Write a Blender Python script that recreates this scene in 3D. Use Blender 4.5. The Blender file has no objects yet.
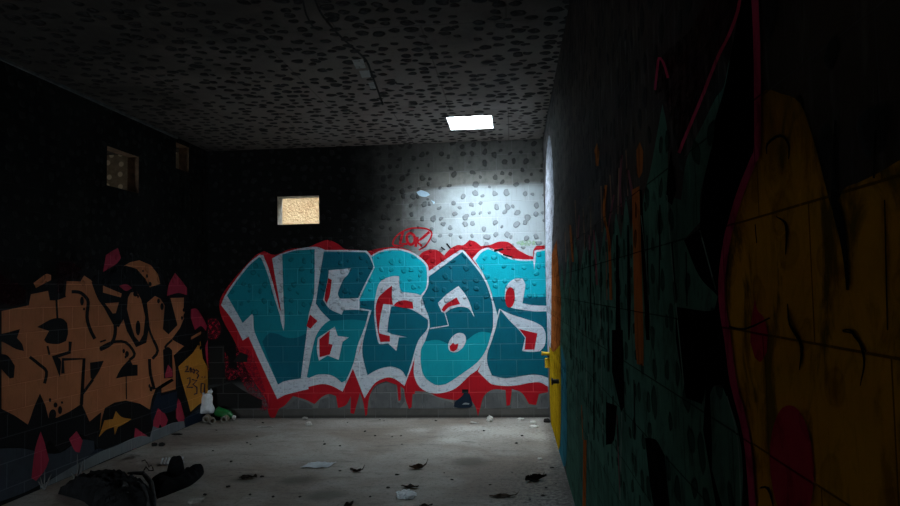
import bpy, bmesh, math, random
from mathutils import Vector, Matrix, noise

# ------------------------------------------------------------------ basics
scene = bpy.context.scene
COL = scene.collection
PI = math.pi
RX, LX, DY, HZ, FY = 0.4239, -3.9757, 8.8694, 3.4964, -1.6   # right wall, left wall, back wall, ceiling, wall behind the viewer
ALLEY_SLIT = (-4.0, -2.1, 9.37, 9.85)  # unseen roof slit, added to set the light on the wall behind the window
ROOM_SLIT = (-6.6, -5.95, 6.2, 7.0)  # unseen roof slit, added to light the next room dimly
ADDED_GAP = (-3.52, -3.30, 0.05, 1.45)  # slit added in the wall behind the viewer to light the right wall
SKY_STRENGTH = 132.0
EXPOSURE = 0.0
WT, CT = 0.20, 0.32                                          # wall and ceiling thickness

def link(name, mesh, mat=None, parent=None, kind=None, label=None, cat=None, group=None, loc=None, rotz=0.0, smooth=False):
    o = bpy.data.objects.new(name, mesh)
    COL.objects.link(o)
    if mat is not None and mesh is not None:
        for m in (mat if isinstance(mat, (list, tuple)) else [mat]):
            mesh.materials.append(m)
    if smooth and mesh is not None:
        for p in mesh.polygons:
            p.use_smooth = True
    if parent is not None:
        o.parent = parent
    if loc is not None:
        o.location = loc
    o.rotation_euler.z = rotz
    if kind: o['kind'] = kind
    if label: o['label'] = label
    if cat: o['category'] = cat
    if group: o['group'] = group
    return o

def mesh_from(verts, faces, name='mesh'):
    me = bpy.data.meshes.new(name)
    me.from_pydata([tuple(v) for v in verts], [], faces)
    me.update()
    return me

def bm_mesh(bm, name='mesh', recalc=True):
    if recalc:
        bmesh.ops.recalc_face_normals(bm, faces=bm.faces)
    me = bpy.data.meshes.new(name)
    bm.to_mesh(me); bm.free()
    return me

# ------------------------------------------------------------------ node helpers
class NT:
    def __init__(s, tree):
        s.t = tree; s.n = tree.nodes; s.l = tree.links
    def add(s, typ, ins=None, **props):
        nd = s.n.new(typ)
        for k, v in props.items(): setattr(nd, k, v)
        for k, v in (ins or {}).items(): s.put(nd.inputs[k], v)
        return nd
    def put(s, sock, v):
        if isinstance(v, bpy.types.NodeSocket): s.l.new(v, sock)
        elif isinstance(v, bpy.types.Node): s.l.new(v.outputs[0], sock)
        else: sock.default_value = v
    def math(s, op, a, b=None, clamp=False):
        nd = s.n.new('ShaderNodeMath'); nd.operation = op; nd.use_clamp = clamp
        s.put(nd.inputs[0], a)
        if b is not None: s.put(nd.inputs[1], b)
        return nd.outputs[0]
    def ramp(s, v, a, b, lo=0.0, hi=1.0, smooth=True):
        nd = s.n.new('ShaderNodeMapRange')
        nd.interpolation_type = 'SMOOTHSTEP' if smooth else 'LINEAR'
        s.put(nd.inputs['Value'], v)
        nd.inputs['From Min'].default_value = a; nd.inputs['From Max'].default_value = b
        nd.inputs['To Min'].default_value = lo; nd.inputs['To Max'].default_value = hi
        return nd.outputs['Result']
    def mix(s, f, a, b, mode='MIX'):
        nd = s.n.new('ShaderNodeMix'); nd.data_type = 'RGBA'; nd.blend_type = mode
        s.put(nd.inputs[0], f)
        for sock, v in ((nd.inputs[6], a), (nd.inputs[7], b)):
            if isinstance(v, tuple) and len(v) == 3: v = v + (1.0,)
            s.put(sock, v)
        return nd.outputs[2]
    def noise(s, vec, scale, detail=4.0, rough=0.55, dist=0.0):
        nd = s.n.new('ShaderNodeTexNoise')
        if vec is not None: s.put(nd.inputs['Vector'], vec)
        nd.inputs['Scale'].default_value = scale; nd.inputs['Detail'].default_value = detail
        nd.inputs['Roughness'].default_value = rough; nd.inputs['Distortion'].default_value = dist
        return nd.outputs['Fac']
    def scale(s, vec, v):
        nd = s.n.new('ShaderNodeVectorMath'); nd.operation = 'MULTIPLY'
        s.put(nd.inputs[0], vec); nd.inputs[1].default_value = v
        return nd.outputs[0]

def relief_group():
    """Concrete-block courses, old round glue dabs and fine grain, in metres on a wall's own plane."""
    g = bpy.data.node_groups.new('surface_relief', 'ShaderNodeTree')
    for nm, tp, d in (('UV', 'NodeSocketVector', None), ('Joints', 'NodeSocketFloat', 1.0), ('Dabs', 'NodeSocketFloat', 1.0),
                      ('Dab Floor', 'NodeSocketFloat', 1.35), ('Dab Scale', 'NodeSocketFloat', 7.6), ('Dab Size', 'NodeSocketFloat', 0.28), ('Bump', 'NodeSocketFloat', 1.0), ('Mortar', 'NodeSocketFloat', .0045)):
        sk = g.interface.new_socket(nm, in_out='INPUT', socket_type=tp)
        if d is not None: sk.default_value = d
    for nm, tp in (('Joint', 'NodeSocketFloat'), ('Dab', 'NodeSocketFloat'), ('Ring', 'NodeSocketFloat'), ('Tone', 'NodeSocketFloat'), ('Normal', 'NodeSocketVector')):
        g.interface.new_socket(nm, in_out='OUTPUT', socket_type=tp)
    N = NT(g)
    I = N.n.new('NodeGroupInput'); O = N.n.new('NodeGroupOutput')
    uv = I.outputs['UV']
    off = N.add('ShaderNodeVectorMath', {0: uv}, operation='ADD'); off.inputs[1].default_value = (4.167, 1.8835, 0)
    br = N.add('ShaderNodeTexBrick', {'Vector': off.outputs[0], 'Color1': (0, 0, 0, 1), 'Color2': (1, 1, 1, 1), 'Mortar': (.5, .5, .5, 1),
                                      'Scale': 1.0, 'Mortar Size': I.outputs['Mortar'], 'Mortar Smooth': 0.35, 'Bias': 0.0, 'Brick Width': 0.4, 'Row Height': 0.2})
    br.offset = 0.5; br.offset_frequency = 2
    joint = N.math('MULTIPLY', br.outputs['Fac'], I.outputs['Joints'])
    # dabs
    wob = N.add('ShaderNodeTexNoise', {'Vector': uv, 'Scale': 9.0, 'Detail': 2.0})
    wv = N.add('ShaderNodeVectorMath', {0: wob.outputs['Color']}, operation='SUBTRACT'); wv.inputs[1].default_value = (.5, .5, .5)
    wv2 = N.scale(wv.outputs[0], (.075, .075, 0))
    uvw = N.add('ShaderNodeVectorMath', {0: uv, 1: wv2}, operation='ADD')
    vo = N.add('ShaderNodeTexVoronoi', {'Vector': uvw.outputs[0], 'Scale': I.outputs['Dab Scale'], 'Randomness': 0.72}, voronoi_dimensions='2D', feature='F1')
    sep = N.add('ShaderNodeSeparateColor', {0: vo.outputs['Color']})
    rad = N.math('MULTIPLY', I.outputs['Dab Size'], N.ramp(sep.outputs[0], 0, 1, 0.6, 1.18, False))
    rel = N.math('DIVIDE', vo.outputs['Distance'], rad)
    core = N.ramp(rel, 1.0, 0.80)
    keep = N.math('LESS_THAN', sep.outputs[1], 0.86)
    sx = N.add('ShaderNodeSeparateXYZ', {0: uv})
    low = N.math('SUBTRACT', sx.outputs[1], I.outputs['Dab Floor'])
    low = N.math('ADD', low, N.math('MULTIPLY', N.math('SUBTRACT', N.noise(uv, 2.3, 2), 0.5), 0.5))
    zone = N.ramp(low, -0.06, 0.06)
    dab = N.math('MULTIPLY', N.math('MULTIPLY', core, keep), N.math('MULTIPLY', zone, I.outputs['Dabs']))
    ring = N.math('MULTIPLY', N.ramp(rel, 0.55, 0.92), dab)
    dome = N.math('MULTIPLY', N.ramp(rel, 1.05, 0.55), N.math('MULTIPLY', keep, N.math('MULTIPLY', zone, I.outputs['Dabs'])))
    grain = N.noise(uv, 60, 5, .6)
    pits = N.noise(uv, 210, 3, .6)
    drip = N.noise(N.scale(uv, (26, 5, 1)), 1.0, 3, .6)
    h = N.math('MULTIPLY', joint, -0.006)
    h = N.math('ADD', h, N.math('MULTIPLY', dome, 0.009))
    h = N.math('ADD', h, N.math('MULTIPLY', grain, 0.0030))
    h = N.math('ADD', h, N.math('MULTIPLY', pits, 0.0012))
    h = N.math('ADD', h, N.math('MULTIPLY', N.math('MULTIPLY', drip, zone), 0.0035))
    bp = N.add('ShaderNodeBump', {'Height': h, 'Strength': I.outputs['Bump'], 'Distance': 1.0})
    for k, v in (('Joint', joint), ('Dab', dab), ('Ring', ring), ('Tone', br.outputs['Color']), ('Normal', bp.outputs[0])):
        g.links.new(v, O.inputs[k])
    return g
RELIEF = relief_group()

def new_mat(name):
    m = bpy.data.materials.new(name); m.use_nodes = True
    m.node_tree.nodes.clear()
    N = NT(m.node_tree)
    out = N.n.new('ShaderNodeOutputMaterial'); bs = N.n.new('ShaderNodeBsdfPrincipled')
    N.l.new(bs.outputs[0], out.inputs[0])
    return m, N, bs

AXES = {'wall_back': (0, 2), 'wall_left': (1, 2), 'wall_right': (1, 2), 'ceiling': (0, 1), 'floor': (0, 1), 'plain': (0, 2)}
def plane_uv(N, which):
    geo = N.n.new('ShaderNodeNewGeometry')
    sp = N.add('ShaderNodeSeparateXYZ', {0: geo.outputs['Position']})
    a, b = AXES[which]
    cb = N.add('ShaderNodeCombineXYZ', {0: sp.outputs[a], 1: sp.outputs[b]})
    return cb.outputs[0], sp.outputs[a], sp.outputs[b]

_paint = {}
def paint(which, key):
    """A coat of spray paint over the blocks of one wall: the wall's relief shows through it."""
    if (which, key) in _paint: return _paint[(which, key)]
    col, rough, var = PAL[key]
    m, N, bs = new_mat('paint_%s_%s' % (key, which))
    uv, u, v = plane_uv(N, which)
    gr = N.add('ShaderNodeGroup'); gr.node_tree = RELIEF
    N.l.new(uv, gr.inputs['UV'])
    if which == 'ceiling':
        gr.inputs['Joints'].default_value = 0.0; gr.inputs['Dab Floor'].default_value = -99
    if which == 'wall_left': gr.inputs['Dab Floor'].default_value = 1.7
    if which == 'wall_right':
        gr.inputs['Mortar'].default_value = .0022; gr.inputs['Dab Floor'].default_value = .75; gr.inputs['Bump'].default_value = 1.1
        if key in ('ochre', 'crimson', 'crimson2'): gr.inputs['Dabs'].default_value = .3; gr.inputs['Bump'].default_value = .6
    n1 = N.noise(uv, 3.0, 5, .6)
    n2 = N.noise(N.scale(uv, (38, 7, 1)), 1.0, 4, .65)
    c = N.mix(N.ramp(n1, .25, .75, 0, var), col, tuple(x * 0.55 for x in col))
    c = N.mix(N.ramp(n2, .52, .75, 0, var * 1.1), c, tuple(x * 0.5 for x in col))
    if key in ('white', 'chalk'):
        sc = N.noise(N.scale(uv, (14, 34, 1)), 1.0, 3, .6, 1.5)
        c = N.mix(N.ramp(sc, .54, .63, 0, .55), c, (.20, .25, .33))
    if key == 'ochre':
        bl = N.noise(N.scale(uv, (1.5, .7, 1)), 6.5, 6, .62, .6)
        c = N.mix(N.ramp(bl, .50, .64, 0, .8), c, (.05, .045, .012))
        c = N.mix(N.ramp(N.math('ADD', v, N.math('MULTIPLY', N.math('SUBTRACT', bl, .5), .5)), 1.62, 1.95, 0, .7), c, (.035, .025, .012))
    lum = tuple(min(1, x * 1.25 + 0.05) for x in col)
    if which == 'wall_right': lum = tuple(x * .12 for x in col)
    c = N.mix(N.math('MULTIPLY', gr.outputs['Joint'], .8 if which == 'wall_right' else .8), c, lum)
    if which == 'wall_right':
        mot = N.noise(N.scale(uv, (1.6, .8, 1)), 7.0, 5, .65, .8)
        c = N.mix(N.ramp(mot, .48, .68, 0, .6), c, tuple(x * .2 for x in col))
        c = N.mix(N.ramp(mot, .40, .25, 0, .35), c, tuple(min(1, x * 1.5 + .02) for x in col))
    c = N.mix(N.math('MULTIPLY', gr.outputs['Ring'], .55), c, tuple(x * .22 for x in col))
    c = N.mix(N.math('MULTIPLY', gr.outputs['Dab'], .7 if which == 'wall_right' else .22), c, tuple(x * (.15 if which == 'wall_right' else .4) for x in col))
    N.l.new(c, bs.inputs['Base Color'])
    bs.inputs['Roughness'].default_value = min(1, rough + .25) if which == 'wall_right' else rough
    bs.inputs['Specular IOR Level'].default_value = 0.0 if which == 'wall_right' else .12
    N.l.new(gr.outputs['Normal'], bs.inputs['Normal'])
    if key in ('darkred', 'maroon', 'palegreen', 'soot_shade', 'smudge'):          # thin mist of spray: the wall shows between the specks
        tr = N.n.new('ShaderNodeBsdfTransparent'); mx = N.n.new('ShaderNodeMixShader')
        N.l.new(N.ramp(N.noise(uv, 26, 6, .75), .40, .60, 0, .8), mx.inputs[0])
        N.l.new(tr.outputs[0], mx.inputs[1]); N.l.new(bs.outputs[0], mx.inputs[2])
        N.l.new(mx.outputs[0], [q for q in N.n if q.bl_idname == 'ShaderNodeOutputMaterial'][0].inputs[0])
    _paint[(which, key)] = m
    return m

PAL = {  # linear colour, roughness, unevenness
    'red': ((.50, .008, .018), .6, .5), 'darkred': ((.34, .012, .035), .7, .7), 'white': ((.66, .72, .80), .6, .30),
    'teal': ((.003, .235, .30), .6, .3), 'darkteal': ((.001, .125, .185), .6, .3), 'cyan': ((.004, .44, .56), .5, .25), 'cyan2': ((.003, .33, .41), .5, .3),
    'paleblue': ((.55, .72, .85), .7, .2), 'palegreen': ((.45, .66, .42), .7, .3), 'black': ((.006, .006, .008), .6, .3), 'nearblack': ((.014, .013, .012), .7, .4),
    'grey': ((.16, .165, .17), .85, 1.0), 'navy': ((.008, .018, .035), .5, .4), 'palegrey': ((.25, .28, .3), .7, .4), 'palegrey2': ((.42, .42, .40), .8, .4),
    'inkblack': ((.004, .004, .005), .6, .3), 'pink': ((.50, .035, .075), .6, .5), 'maroon': ((.10, .012, .022), .8, .7), 'orange': ((.60, .205, .085), .6, .45),
    'amber': ((.62, .25, .035), .6, .4), 'violet': ((.018, .012, .05), .5, .2), 'curb': ((.20, .22, .23), .9, .6), 'slate': ((.055, .065, .08), .8, .6),
    'palegreen2': ((.16, .24, .20), .8, .6), 'soot_shade': ((.035, .036, .034), .9, .7), 'green': ((.085, .185, .142), .6, .9), 'ochre': ((.60, .27, .018), .55, .6), 'crimson': ((.52, .045, .115), .6, .5), 'crimson2': ((.48, .025, .05), .6, .4),
    'rust': ((.42, .12, .03), .6, .6), 'mauve': ((.20, .07, .085), .7, .5), 'chalk': ((.70, .72, .82), .7, .3), 'yellow': ((.62, .38, .015), .6, .85), 'brown': ((.27, .15, .10), .8, .8), 'smudge': ((.030, .030, .012), .9, .6),
    'steelteal': ((.05, .22, .28), .6, .5),
}

def wall_material(which):
    m, N, bs = new_mat(which + '_blocks')
    uv, u, v = plane_uv(N, which)
    gr = N.add('ShaderNodeGroup'); gr.node_tree = RELIEF
    N.l.new(uv, gr.inputs['UV'])
    n1 = N.noise(uv, 1.6, 6, .62); n2 = N.noise(N.scale(uv, (30, 5, 1)), 1.0, 4, .6); n3 = N.noise(uv, 11, 4, .6)
    tone = gr.outputs['Tone']
    if which == 'wall_back':
        gr.inputs['Dab Floor'].default_value = 1.30
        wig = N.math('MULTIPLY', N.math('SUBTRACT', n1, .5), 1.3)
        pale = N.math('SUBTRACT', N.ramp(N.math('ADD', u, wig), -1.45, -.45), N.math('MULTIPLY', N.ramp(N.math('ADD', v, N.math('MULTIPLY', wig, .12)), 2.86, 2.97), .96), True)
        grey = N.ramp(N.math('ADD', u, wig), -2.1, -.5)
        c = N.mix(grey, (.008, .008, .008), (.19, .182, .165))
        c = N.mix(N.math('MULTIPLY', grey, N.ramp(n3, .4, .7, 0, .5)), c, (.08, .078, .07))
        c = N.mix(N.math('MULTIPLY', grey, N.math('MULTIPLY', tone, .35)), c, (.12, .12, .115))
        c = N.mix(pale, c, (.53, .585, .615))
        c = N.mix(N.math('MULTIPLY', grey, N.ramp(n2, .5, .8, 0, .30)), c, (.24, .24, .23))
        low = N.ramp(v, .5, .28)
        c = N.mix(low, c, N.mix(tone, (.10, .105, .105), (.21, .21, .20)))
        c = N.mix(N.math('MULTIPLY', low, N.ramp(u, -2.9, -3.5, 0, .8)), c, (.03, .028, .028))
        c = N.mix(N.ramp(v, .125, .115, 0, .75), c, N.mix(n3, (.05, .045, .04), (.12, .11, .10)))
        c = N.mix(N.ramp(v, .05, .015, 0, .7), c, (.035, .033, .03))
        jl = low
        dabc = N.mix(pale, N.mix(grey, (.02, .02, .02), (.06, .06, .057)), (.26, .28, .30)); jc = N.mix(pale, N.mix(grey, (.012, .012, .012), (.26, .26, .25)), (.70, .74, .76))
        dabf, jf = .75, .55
    elif which == 'wall_left':
        gr.inputs['Dab Floor'].default_value = 1.5
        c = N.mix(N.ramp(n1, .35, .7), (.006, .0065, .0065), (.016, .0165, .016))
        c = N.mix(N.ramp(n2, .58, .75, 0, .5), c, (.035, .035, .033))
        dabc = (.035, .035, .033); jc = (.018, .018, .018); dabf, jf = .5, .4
    elif which == 'wall_right':
        gr.inputs['Mortar'].default_value = .0022; gr.inputs['Dab Floor'].default_value = 1.05; gr.inputs['Bump'].default_value = 0.8
        c = N.mix(N.ramp(n1, .35, .7), (.014, .009, .008), (.050, .034, .026))
        c = N.mix(N.ramp(n2, .5, .72, 0, .8), c, (.085, .07, .06))
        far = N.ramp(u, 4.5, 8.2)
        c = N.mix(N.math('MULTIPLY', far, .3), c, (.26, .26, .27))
        dabc = (.010, .009, .009); jc = (.07, .06, .055); dabf, jf = .85, .5
    else:
        c = N.mix(n1, (.10, .09, .08), (.2, .18, .16)); dabc = (.1, .1, .1); jc = (.2, .2, .2); dabf, jf = .4, .4
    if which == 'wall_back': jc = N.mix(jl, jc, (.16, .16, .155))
    c = N.mix(N.math('MULTIPLY', gr.outputs['Joint'], jf), c, jc)
    c = N.mix(N.math('MULTIPLY', gr.outputs['Dab'], dabf), c, dabc)
    c = N.mix(N.math('MULTIPLY', gr.outputs['Ring'], .35), c, (.03, .03, .03))
    N.l.new(c, bs.inputs['Base Color']); N.l.new(gr.outputs['Normal'], bs.inputs['Normal'])
    bs.inputs['Roughness'].default_value = .85; bs.inputs['Specular IOR Level'].default_value = .05
    return m

def ceiling_material():
    m, N, bs = new_mat('ceiling_concrete')
    uv, u, v = plane_uv(N, 'ceiling')
    gr = N.add('ShaderNodeGroup'); gr.node_tree = RELIEF
    N.l.new(uv, gr.inputs['UV'])
    for k, x in (('Joints', 0.0), ('Dab Floor', -99.0), ('Dab Scale', 7.9), ('Dab Size', .385)): gr.inputs[k].default_value = x
    n1 = N.noise(uv, 1.3, 6, .6); n2 = N.noise(uv, 17, 5, .65)
    c = N.mix(N.ramp(n1, .3, .72), (.23, .195, .172), (.37, .318, .285))
    c = N.mix(N.ramp(n2, .5, .75, 0, .45), c, (.14, .12, .11))
    br = N.add('ShaderNodeTexBrick', {'Vector': uv, 'Scale': 1.0, 'Mortar Size': .008, 'Brick Width': 1.22, 'Row Height': 2.44, 'Mortar Smooth': .4})
    c = N.mix(N.math('MULTIPLY', br.outputs['Fac'], .5), c, (.07, .06, .055))
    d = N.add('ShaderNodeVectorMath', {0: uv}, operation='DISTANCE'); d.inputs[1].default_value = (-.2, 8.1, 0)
    soot_shade = N.ramp(N.math('ADD', d.outputs['Value'], N.math('MULTIPLY', N.math('SUBTRACT', n1, .5), 4.0)), 1.0, 4.6, 0, .95)   # smoke staining, with dimming away from the skylight painted in
    c = N.mix(soot_shade, c, (.030, .026, .023))
    c = N.mix(N.math('MULTIPLY', gr.outputs['Dab'], .97), c, (.009, .0085, .0085))
    c = N.mix(N.math('MULTIPLY', N.math('SUBTRACT', gr.outputs['Dab'], gr.outputs['Ring'], True), N.ramp(n2, .4, .7, 0, .5)), c, (.10, .09, .085))
    N.l.new(c, bs.inputs['Base Color']); N.l.new(gr.outputs['Normal'], bs.inputs['Normal'])
    bs.inputs['Roughness'].default_value = .85; bs.inputs['Specular IOR Level'].default_value = .15
    return m

def floor_material():
    m, N, bs = new_mat('floor_concrete')
    uv, u, v = plane_uv(N, 'floor')
    n1 = N.noise(uv, .9, 6, .62, .4); n2 = N.noise(N.scale(uv, (1.2, 3.2, 1)), 2.2, 6, .65); n3 = N.noise(uv, 28, 5, .7); n4 = N.noise(uv, 120, 3, .6)
    c = N.mix(N.ramp(n1, .34, .66), (.215, .175, .142), (.365, .335, .30))
    c = N.mix(N.ramp(n2, .52, .72, 0, .65), c, (.11, .094, .08))
    c = N.mix(N.ramp(n2, .40, .25, 0, .5), c, (.44, .41, .375))
    c = N.mix(N.ramp(n3, .52, .68, 0, .7), c, (.09, .075, .062))
    c = N.mix(N.ramp(n4, .55, .7, 0, .6), c, (.06, .05, .044))
    c = N.mix(N.ramp(N.noise(N.scale(uv, (2.0, 9.0, 1)), 3.0, 4, .7, .6), .58, .7, 0, .5), c, (.10, .082, .066))
    for (sx, sy, sr) in WORN:
        d = N.add('ShaderNodeVectorMath', {0: uv}, operation='DISTANCE'); d.inputs[1].default_value = (sx, sy, 0)
        c = N.mix(N.ramp(N.math('ADD', d.outputs['Value'], N.math('MULTIPLY', N.math('SUBTRACT', n3, .5), sr * 2.6)), sr, sr * .1, 0, .5), c, (.52, .48, .44))
    grit = N.math('MULTIPLY', N.ramp(u, -.5, .3), N.ramp(v, 7.4, 5.6))
    c = N.mix(N.math('MULTIPLY', grit, N.ramp(n3, .40, .62, 0, .9)), c, (.06, .055, .05))
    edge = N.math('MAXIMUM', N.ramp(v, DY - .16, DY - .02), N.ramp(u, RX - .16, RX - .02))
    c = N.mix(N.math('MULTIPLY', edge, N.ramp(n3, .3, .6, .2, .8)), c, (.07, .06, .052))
    for (sx, sy, sr) in STAINS:
        d = N.add('ShaderNodeVectorMath', {0: uv}, operation='DISTANCE'); d.inputs[1].default_value = (sx, sy, 0)
        c = N.mix(N.ramp(N.math('ADD', d.outputs['Value'], N.math('MULTIPLY', N.math('SUBTRACT', n2, .5), sr * 1.2)), sr, sr * .3, 0, .65), c, (.075, .065, .05))
    N.l.new(c, bs.inputs['Base Color'])
    h = N.math('ADD', N.math('MULTIPLY', n3, .006), N.math('ADD', N.math('MULTIPLY', n4, .002), N.math('MULTIPLY', n2, .012)))
    h = N.math('ADD', h, N.math('MULTIPLY', N.math('MULTIPLY', grit, n3), .02))
    bp = N.add('ShaderNodeBump', {'Height': h, 'Strength': .8, 'Distance': 1.0})
    N.l.new(bp.outputs[0], bs.inputs['Normal'])
    bs.inputs['Roughness'].default_value = .7; bs.inputs['Specular IOR Level'].default_value = .3
    return m
WORN = [(-0.526, 8.207) + (.30,), (-0.119, 7.977) + (.45,), (0.263, 7.761) + (.3,), (-0.702, 7.557) + (.2,), (-1.096, 8.093) + (.2,)]
STAINS = [(-1.515, 5.525) + (.22,), (-2.331, 6.011) + (.20,), (-0.430, 6.602) + (.25,), (-1.851, 5.956) + (.2,)]

def plain(name, col, rough=.7, var=.4, scale=12.0, bump=.003, col2=None, spec=.25, trans=0.0, metal=0.0, bscale=None):
    m, N, bs = new_mat(name)
    tc = N.n.new('ShaderNodeTexCoord')
    n1 = N.noise(tc.outputs['Object'], scale, 5, .6)
    c = N.mix(N.ramp(n1, .3, .7, 0, 1), col, col2 or tuple(x * (1 - var) for x in col))
    N.l.new(c, bs.inputs['Base Color'])
    bs.inputs['Roughness'].default_value = rough; bs.inputs['Specular IOR Level'].default_value = spec
    bs.inputs['Metallic'].default_value = metal
    if trans: bs.inputs['Transmission Weight'].default_value = trans
    if bump:
        bp = N.add('ShaderNodeBump', {'Height': N.noise(tc.outputs['Object'], bscale or scale * 3, 4, .6), 'Strength': .7, 'Distance': bump * 4})
        N.l.new(bp.outputs[0], bs.inputs['Normal'])
    return m

# ------------------------------------------------------------------ the shell
def slab(axis, a0, a1, us, vs, holes=()):
    """A wall or ceiling slab with rectangular openings. axis: 0 x, 1 y, 2 z is the thin direction."""
    U = sorted(set([us[0], us[1]] + [h[0] for h in holes] + [h[1] for h in holes]))
    V = sorted(set([vs[0], vs[1]] + [h[2] for h in holes] + [h[3] for h in holes]))
    def solid(i, j):
        if i < 0 or j < 0 or i >= len(U) - 1 or j >= len(V) - 1: return False
        cu, cv = (U[i] + U[i+1]) / 2, (V[j] + V[j+1]) / 2
        return not any(h[0] < cu < h[1] and h[2] < cv < h[3] for h in holes)
    def P(a, u, v):
        return [(a, u, v), (u, a, v), (u, v, a)][axis]
    bm = bmesh.new(); cache = {}
    def vert(a, i, j):
        k = (a, i, j)
        if k not in cache: cache[k] = bm.verts.new(P(a, U[i], V[j]))
        return cache[k]
    for i in range(len(U) - 1):
        for j in range(len(V) - 1):
            if not solid(i, j): continue
            for a in (a0, a1):
                bm.faces.new([vert(a, i, j), vert(a, i+1, j), vert(a, i+1, j+1), vert(a, i, j+1)])
            for di, dj, p, q in ((-1, 0, (i, j), (i, j+1)), (1, 0, (i+1, j), (i+1, j+1)), (0, -1, (i, j), (i+1, j)), (0, 1, (i, j+1), (i+1, j+1))):
                if not solid(i + di, j + dj):
                    bm.faces.new([vert(a0, *p), vert(a0, *q), vert(a1, *q), vert(a1, *p)])
    return bm_mesh(bm)

SKY = (-.682, -.18, 7.566, 8.18)
WIN = (-3.035, -2.476, 2.494, 2.866)
HOLE1 = (6.56, 7.16, 2.70, 3.10)
HOLE2 = (7.99, 8.33, 3.12, 3.44)
ALLEY_Y = 10.30
XL = -7.4                                         # far side of the room next door
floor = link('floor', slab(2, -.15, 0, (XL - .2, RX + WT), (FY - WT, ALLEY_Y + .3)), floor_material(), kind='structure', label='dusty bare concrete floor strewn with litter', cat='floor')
ceil_holes = [SKY, ALLEY_SLIT, ROOM_SLIT]
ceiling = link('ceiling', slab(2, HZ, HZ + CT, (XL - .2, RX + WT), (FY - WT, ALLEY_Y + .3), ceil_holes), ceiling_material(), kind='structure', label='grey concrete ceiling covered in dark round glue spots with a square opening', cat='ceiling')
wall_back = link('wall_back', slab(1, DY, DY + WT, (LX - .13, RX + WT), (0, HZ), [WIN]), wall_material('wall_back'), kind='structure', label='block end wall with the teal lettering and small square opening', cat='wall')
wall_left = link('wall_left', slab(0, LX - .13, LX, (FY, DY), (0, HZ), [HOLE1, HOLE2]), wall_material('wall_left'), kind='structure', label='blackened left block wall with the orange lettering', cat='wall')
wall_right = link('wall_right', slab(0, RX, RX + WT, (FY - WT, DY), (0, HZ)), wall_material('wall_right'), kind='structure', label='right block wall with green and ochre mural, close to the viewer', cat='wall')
wall_front = link('wall_front', slab(1, FY - WT, FY, (XL, RX), (0, HZ), [ADDED_GAP]), wall_material('plain'), kind='structure', label='block wall behind the viewer', cat='wall')
# neighbours seen through the openings
stone = plain('tan_stone', (.20, .132, .070), .85, .3, 9, .008, (.15, .088, .040))
link('wall_outside', slab(1, ALLEY_Y, ALLEY_Y + .3, (XL, RX + WT), (0, HZ)), stone, kind='structure', label='sunlit tan wall seen through the opening in the end wall', cat='wall')
link('wall_outside_end', slab(0, RX, RX + WT, (DY + WT, ALLEY_Y), (0, HZ)), stone, kind='structure', label='end of the passage behind the back wall', cat='wall')
brown = wall_material('plain')
def neighbour_material():
    m, N, bs = new_mat('brown_spotted_render')
    geo = N.n.new('ShaderNodeNewGeometry'); sp = N.add('ShaderNodeSeparateXYZ', {0: geo.outputs['Position']})
    cb = N.add('ShaderNodeCombineXYZ', {0: N.math('ADD', sp.outputs[0], sp.outputs[1]), 1: sp.outputs[2]})
    vo = N.add('ShaderNodeTexVoronoi', {'Vector': cb.outputs[0], 'Scale': 6.6, 'Randomness': .5}, voronoi_dimensions='2D')
    n = N.noise(cb.outputs[0], 14, 5, .6)
    c = N.mix(N.ramp(n, .3, .7), (.20, .15, .105), (.30, .235, .165))
    c = N.mix(N.ramp(vo.outputs['Distance'], .25, .20), c, (.72, .62, .48))
    N.l.new(c, bs.inputs['Base Color']); bs.inputs['Roughness'].default_value = .9
    return m
spotted = neighbour_material()
link('wall_next_room_end', slab(1, DY, DY + WT, (XL, LX - .13), (0, HZ)), spotted, kind='structure', label='brown wall with pale spots seen through the left wall openings', cat='wall')
link('wall_next_room', slab(0, XL - .2, XL, (FY - WT, ALLEY_Y), (0, HZ)), spotted, kind='structure', label='brown wall with pale spots in the next room', cat='wall')
# light strip where the left wall meets the ceiling
link('trim_1', slab(1, 4.2, 8.0, (LX, LX + .022), (HZ - .022, HZ)), plain('mortar_fillet', (.13, .135, .135), .9, .5, 9), kind='structure', label='thin pale mortar line along the top of the left wall', cat='trim')
# bare-block lining of the opening in the left wall
def lining(hole, x0, x1, name):
    y0, y1, z0, z1 = hole; t = .004
    bm = bmesh.new()
    def quad(*p): bm.faces.new([bm.verts.new(q) for q in p])
    quad((x0, y1 - t, z0), (x1, y1 - t, z0), (x1, y1 - t, z1), (x0, y1 - t, z1))
    quad((x0, y0, z1 - t), (x1, y0, z1 - t), (x1, y1, z1 - t), (x0, y1, z1 - t))
    quad((x0, y0 + t, z0), (x1, y0 + t, z0), (x1, y0 + t, z1), (x0, y0 + t, z1))
    quad((x0, y0, z0 + t), (x1, y0, z0 + t), (x1, y1, z0 + t), (x0, y1, z0 + t))
    return bm_mesh(bm, recalc=False)
rusty = plain('rusty_block', (.17, .10, .06), .9, .5, 16, .004)
link('window_2', lining(HOLE1, LX - .128, LX - .002, 'l'), rusty, kind='structure', label='small square unglazed opening in the left wall with brown inner faces', cat='window')
link('window_3', lining(HOLE2, LX - .128, LX - .002, 'l'), rusty, kind='structure', label='narrow unglazed opening in the left wall close to the back corner', cat='window')
bm = bmesh.new(); e = .003
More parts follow.
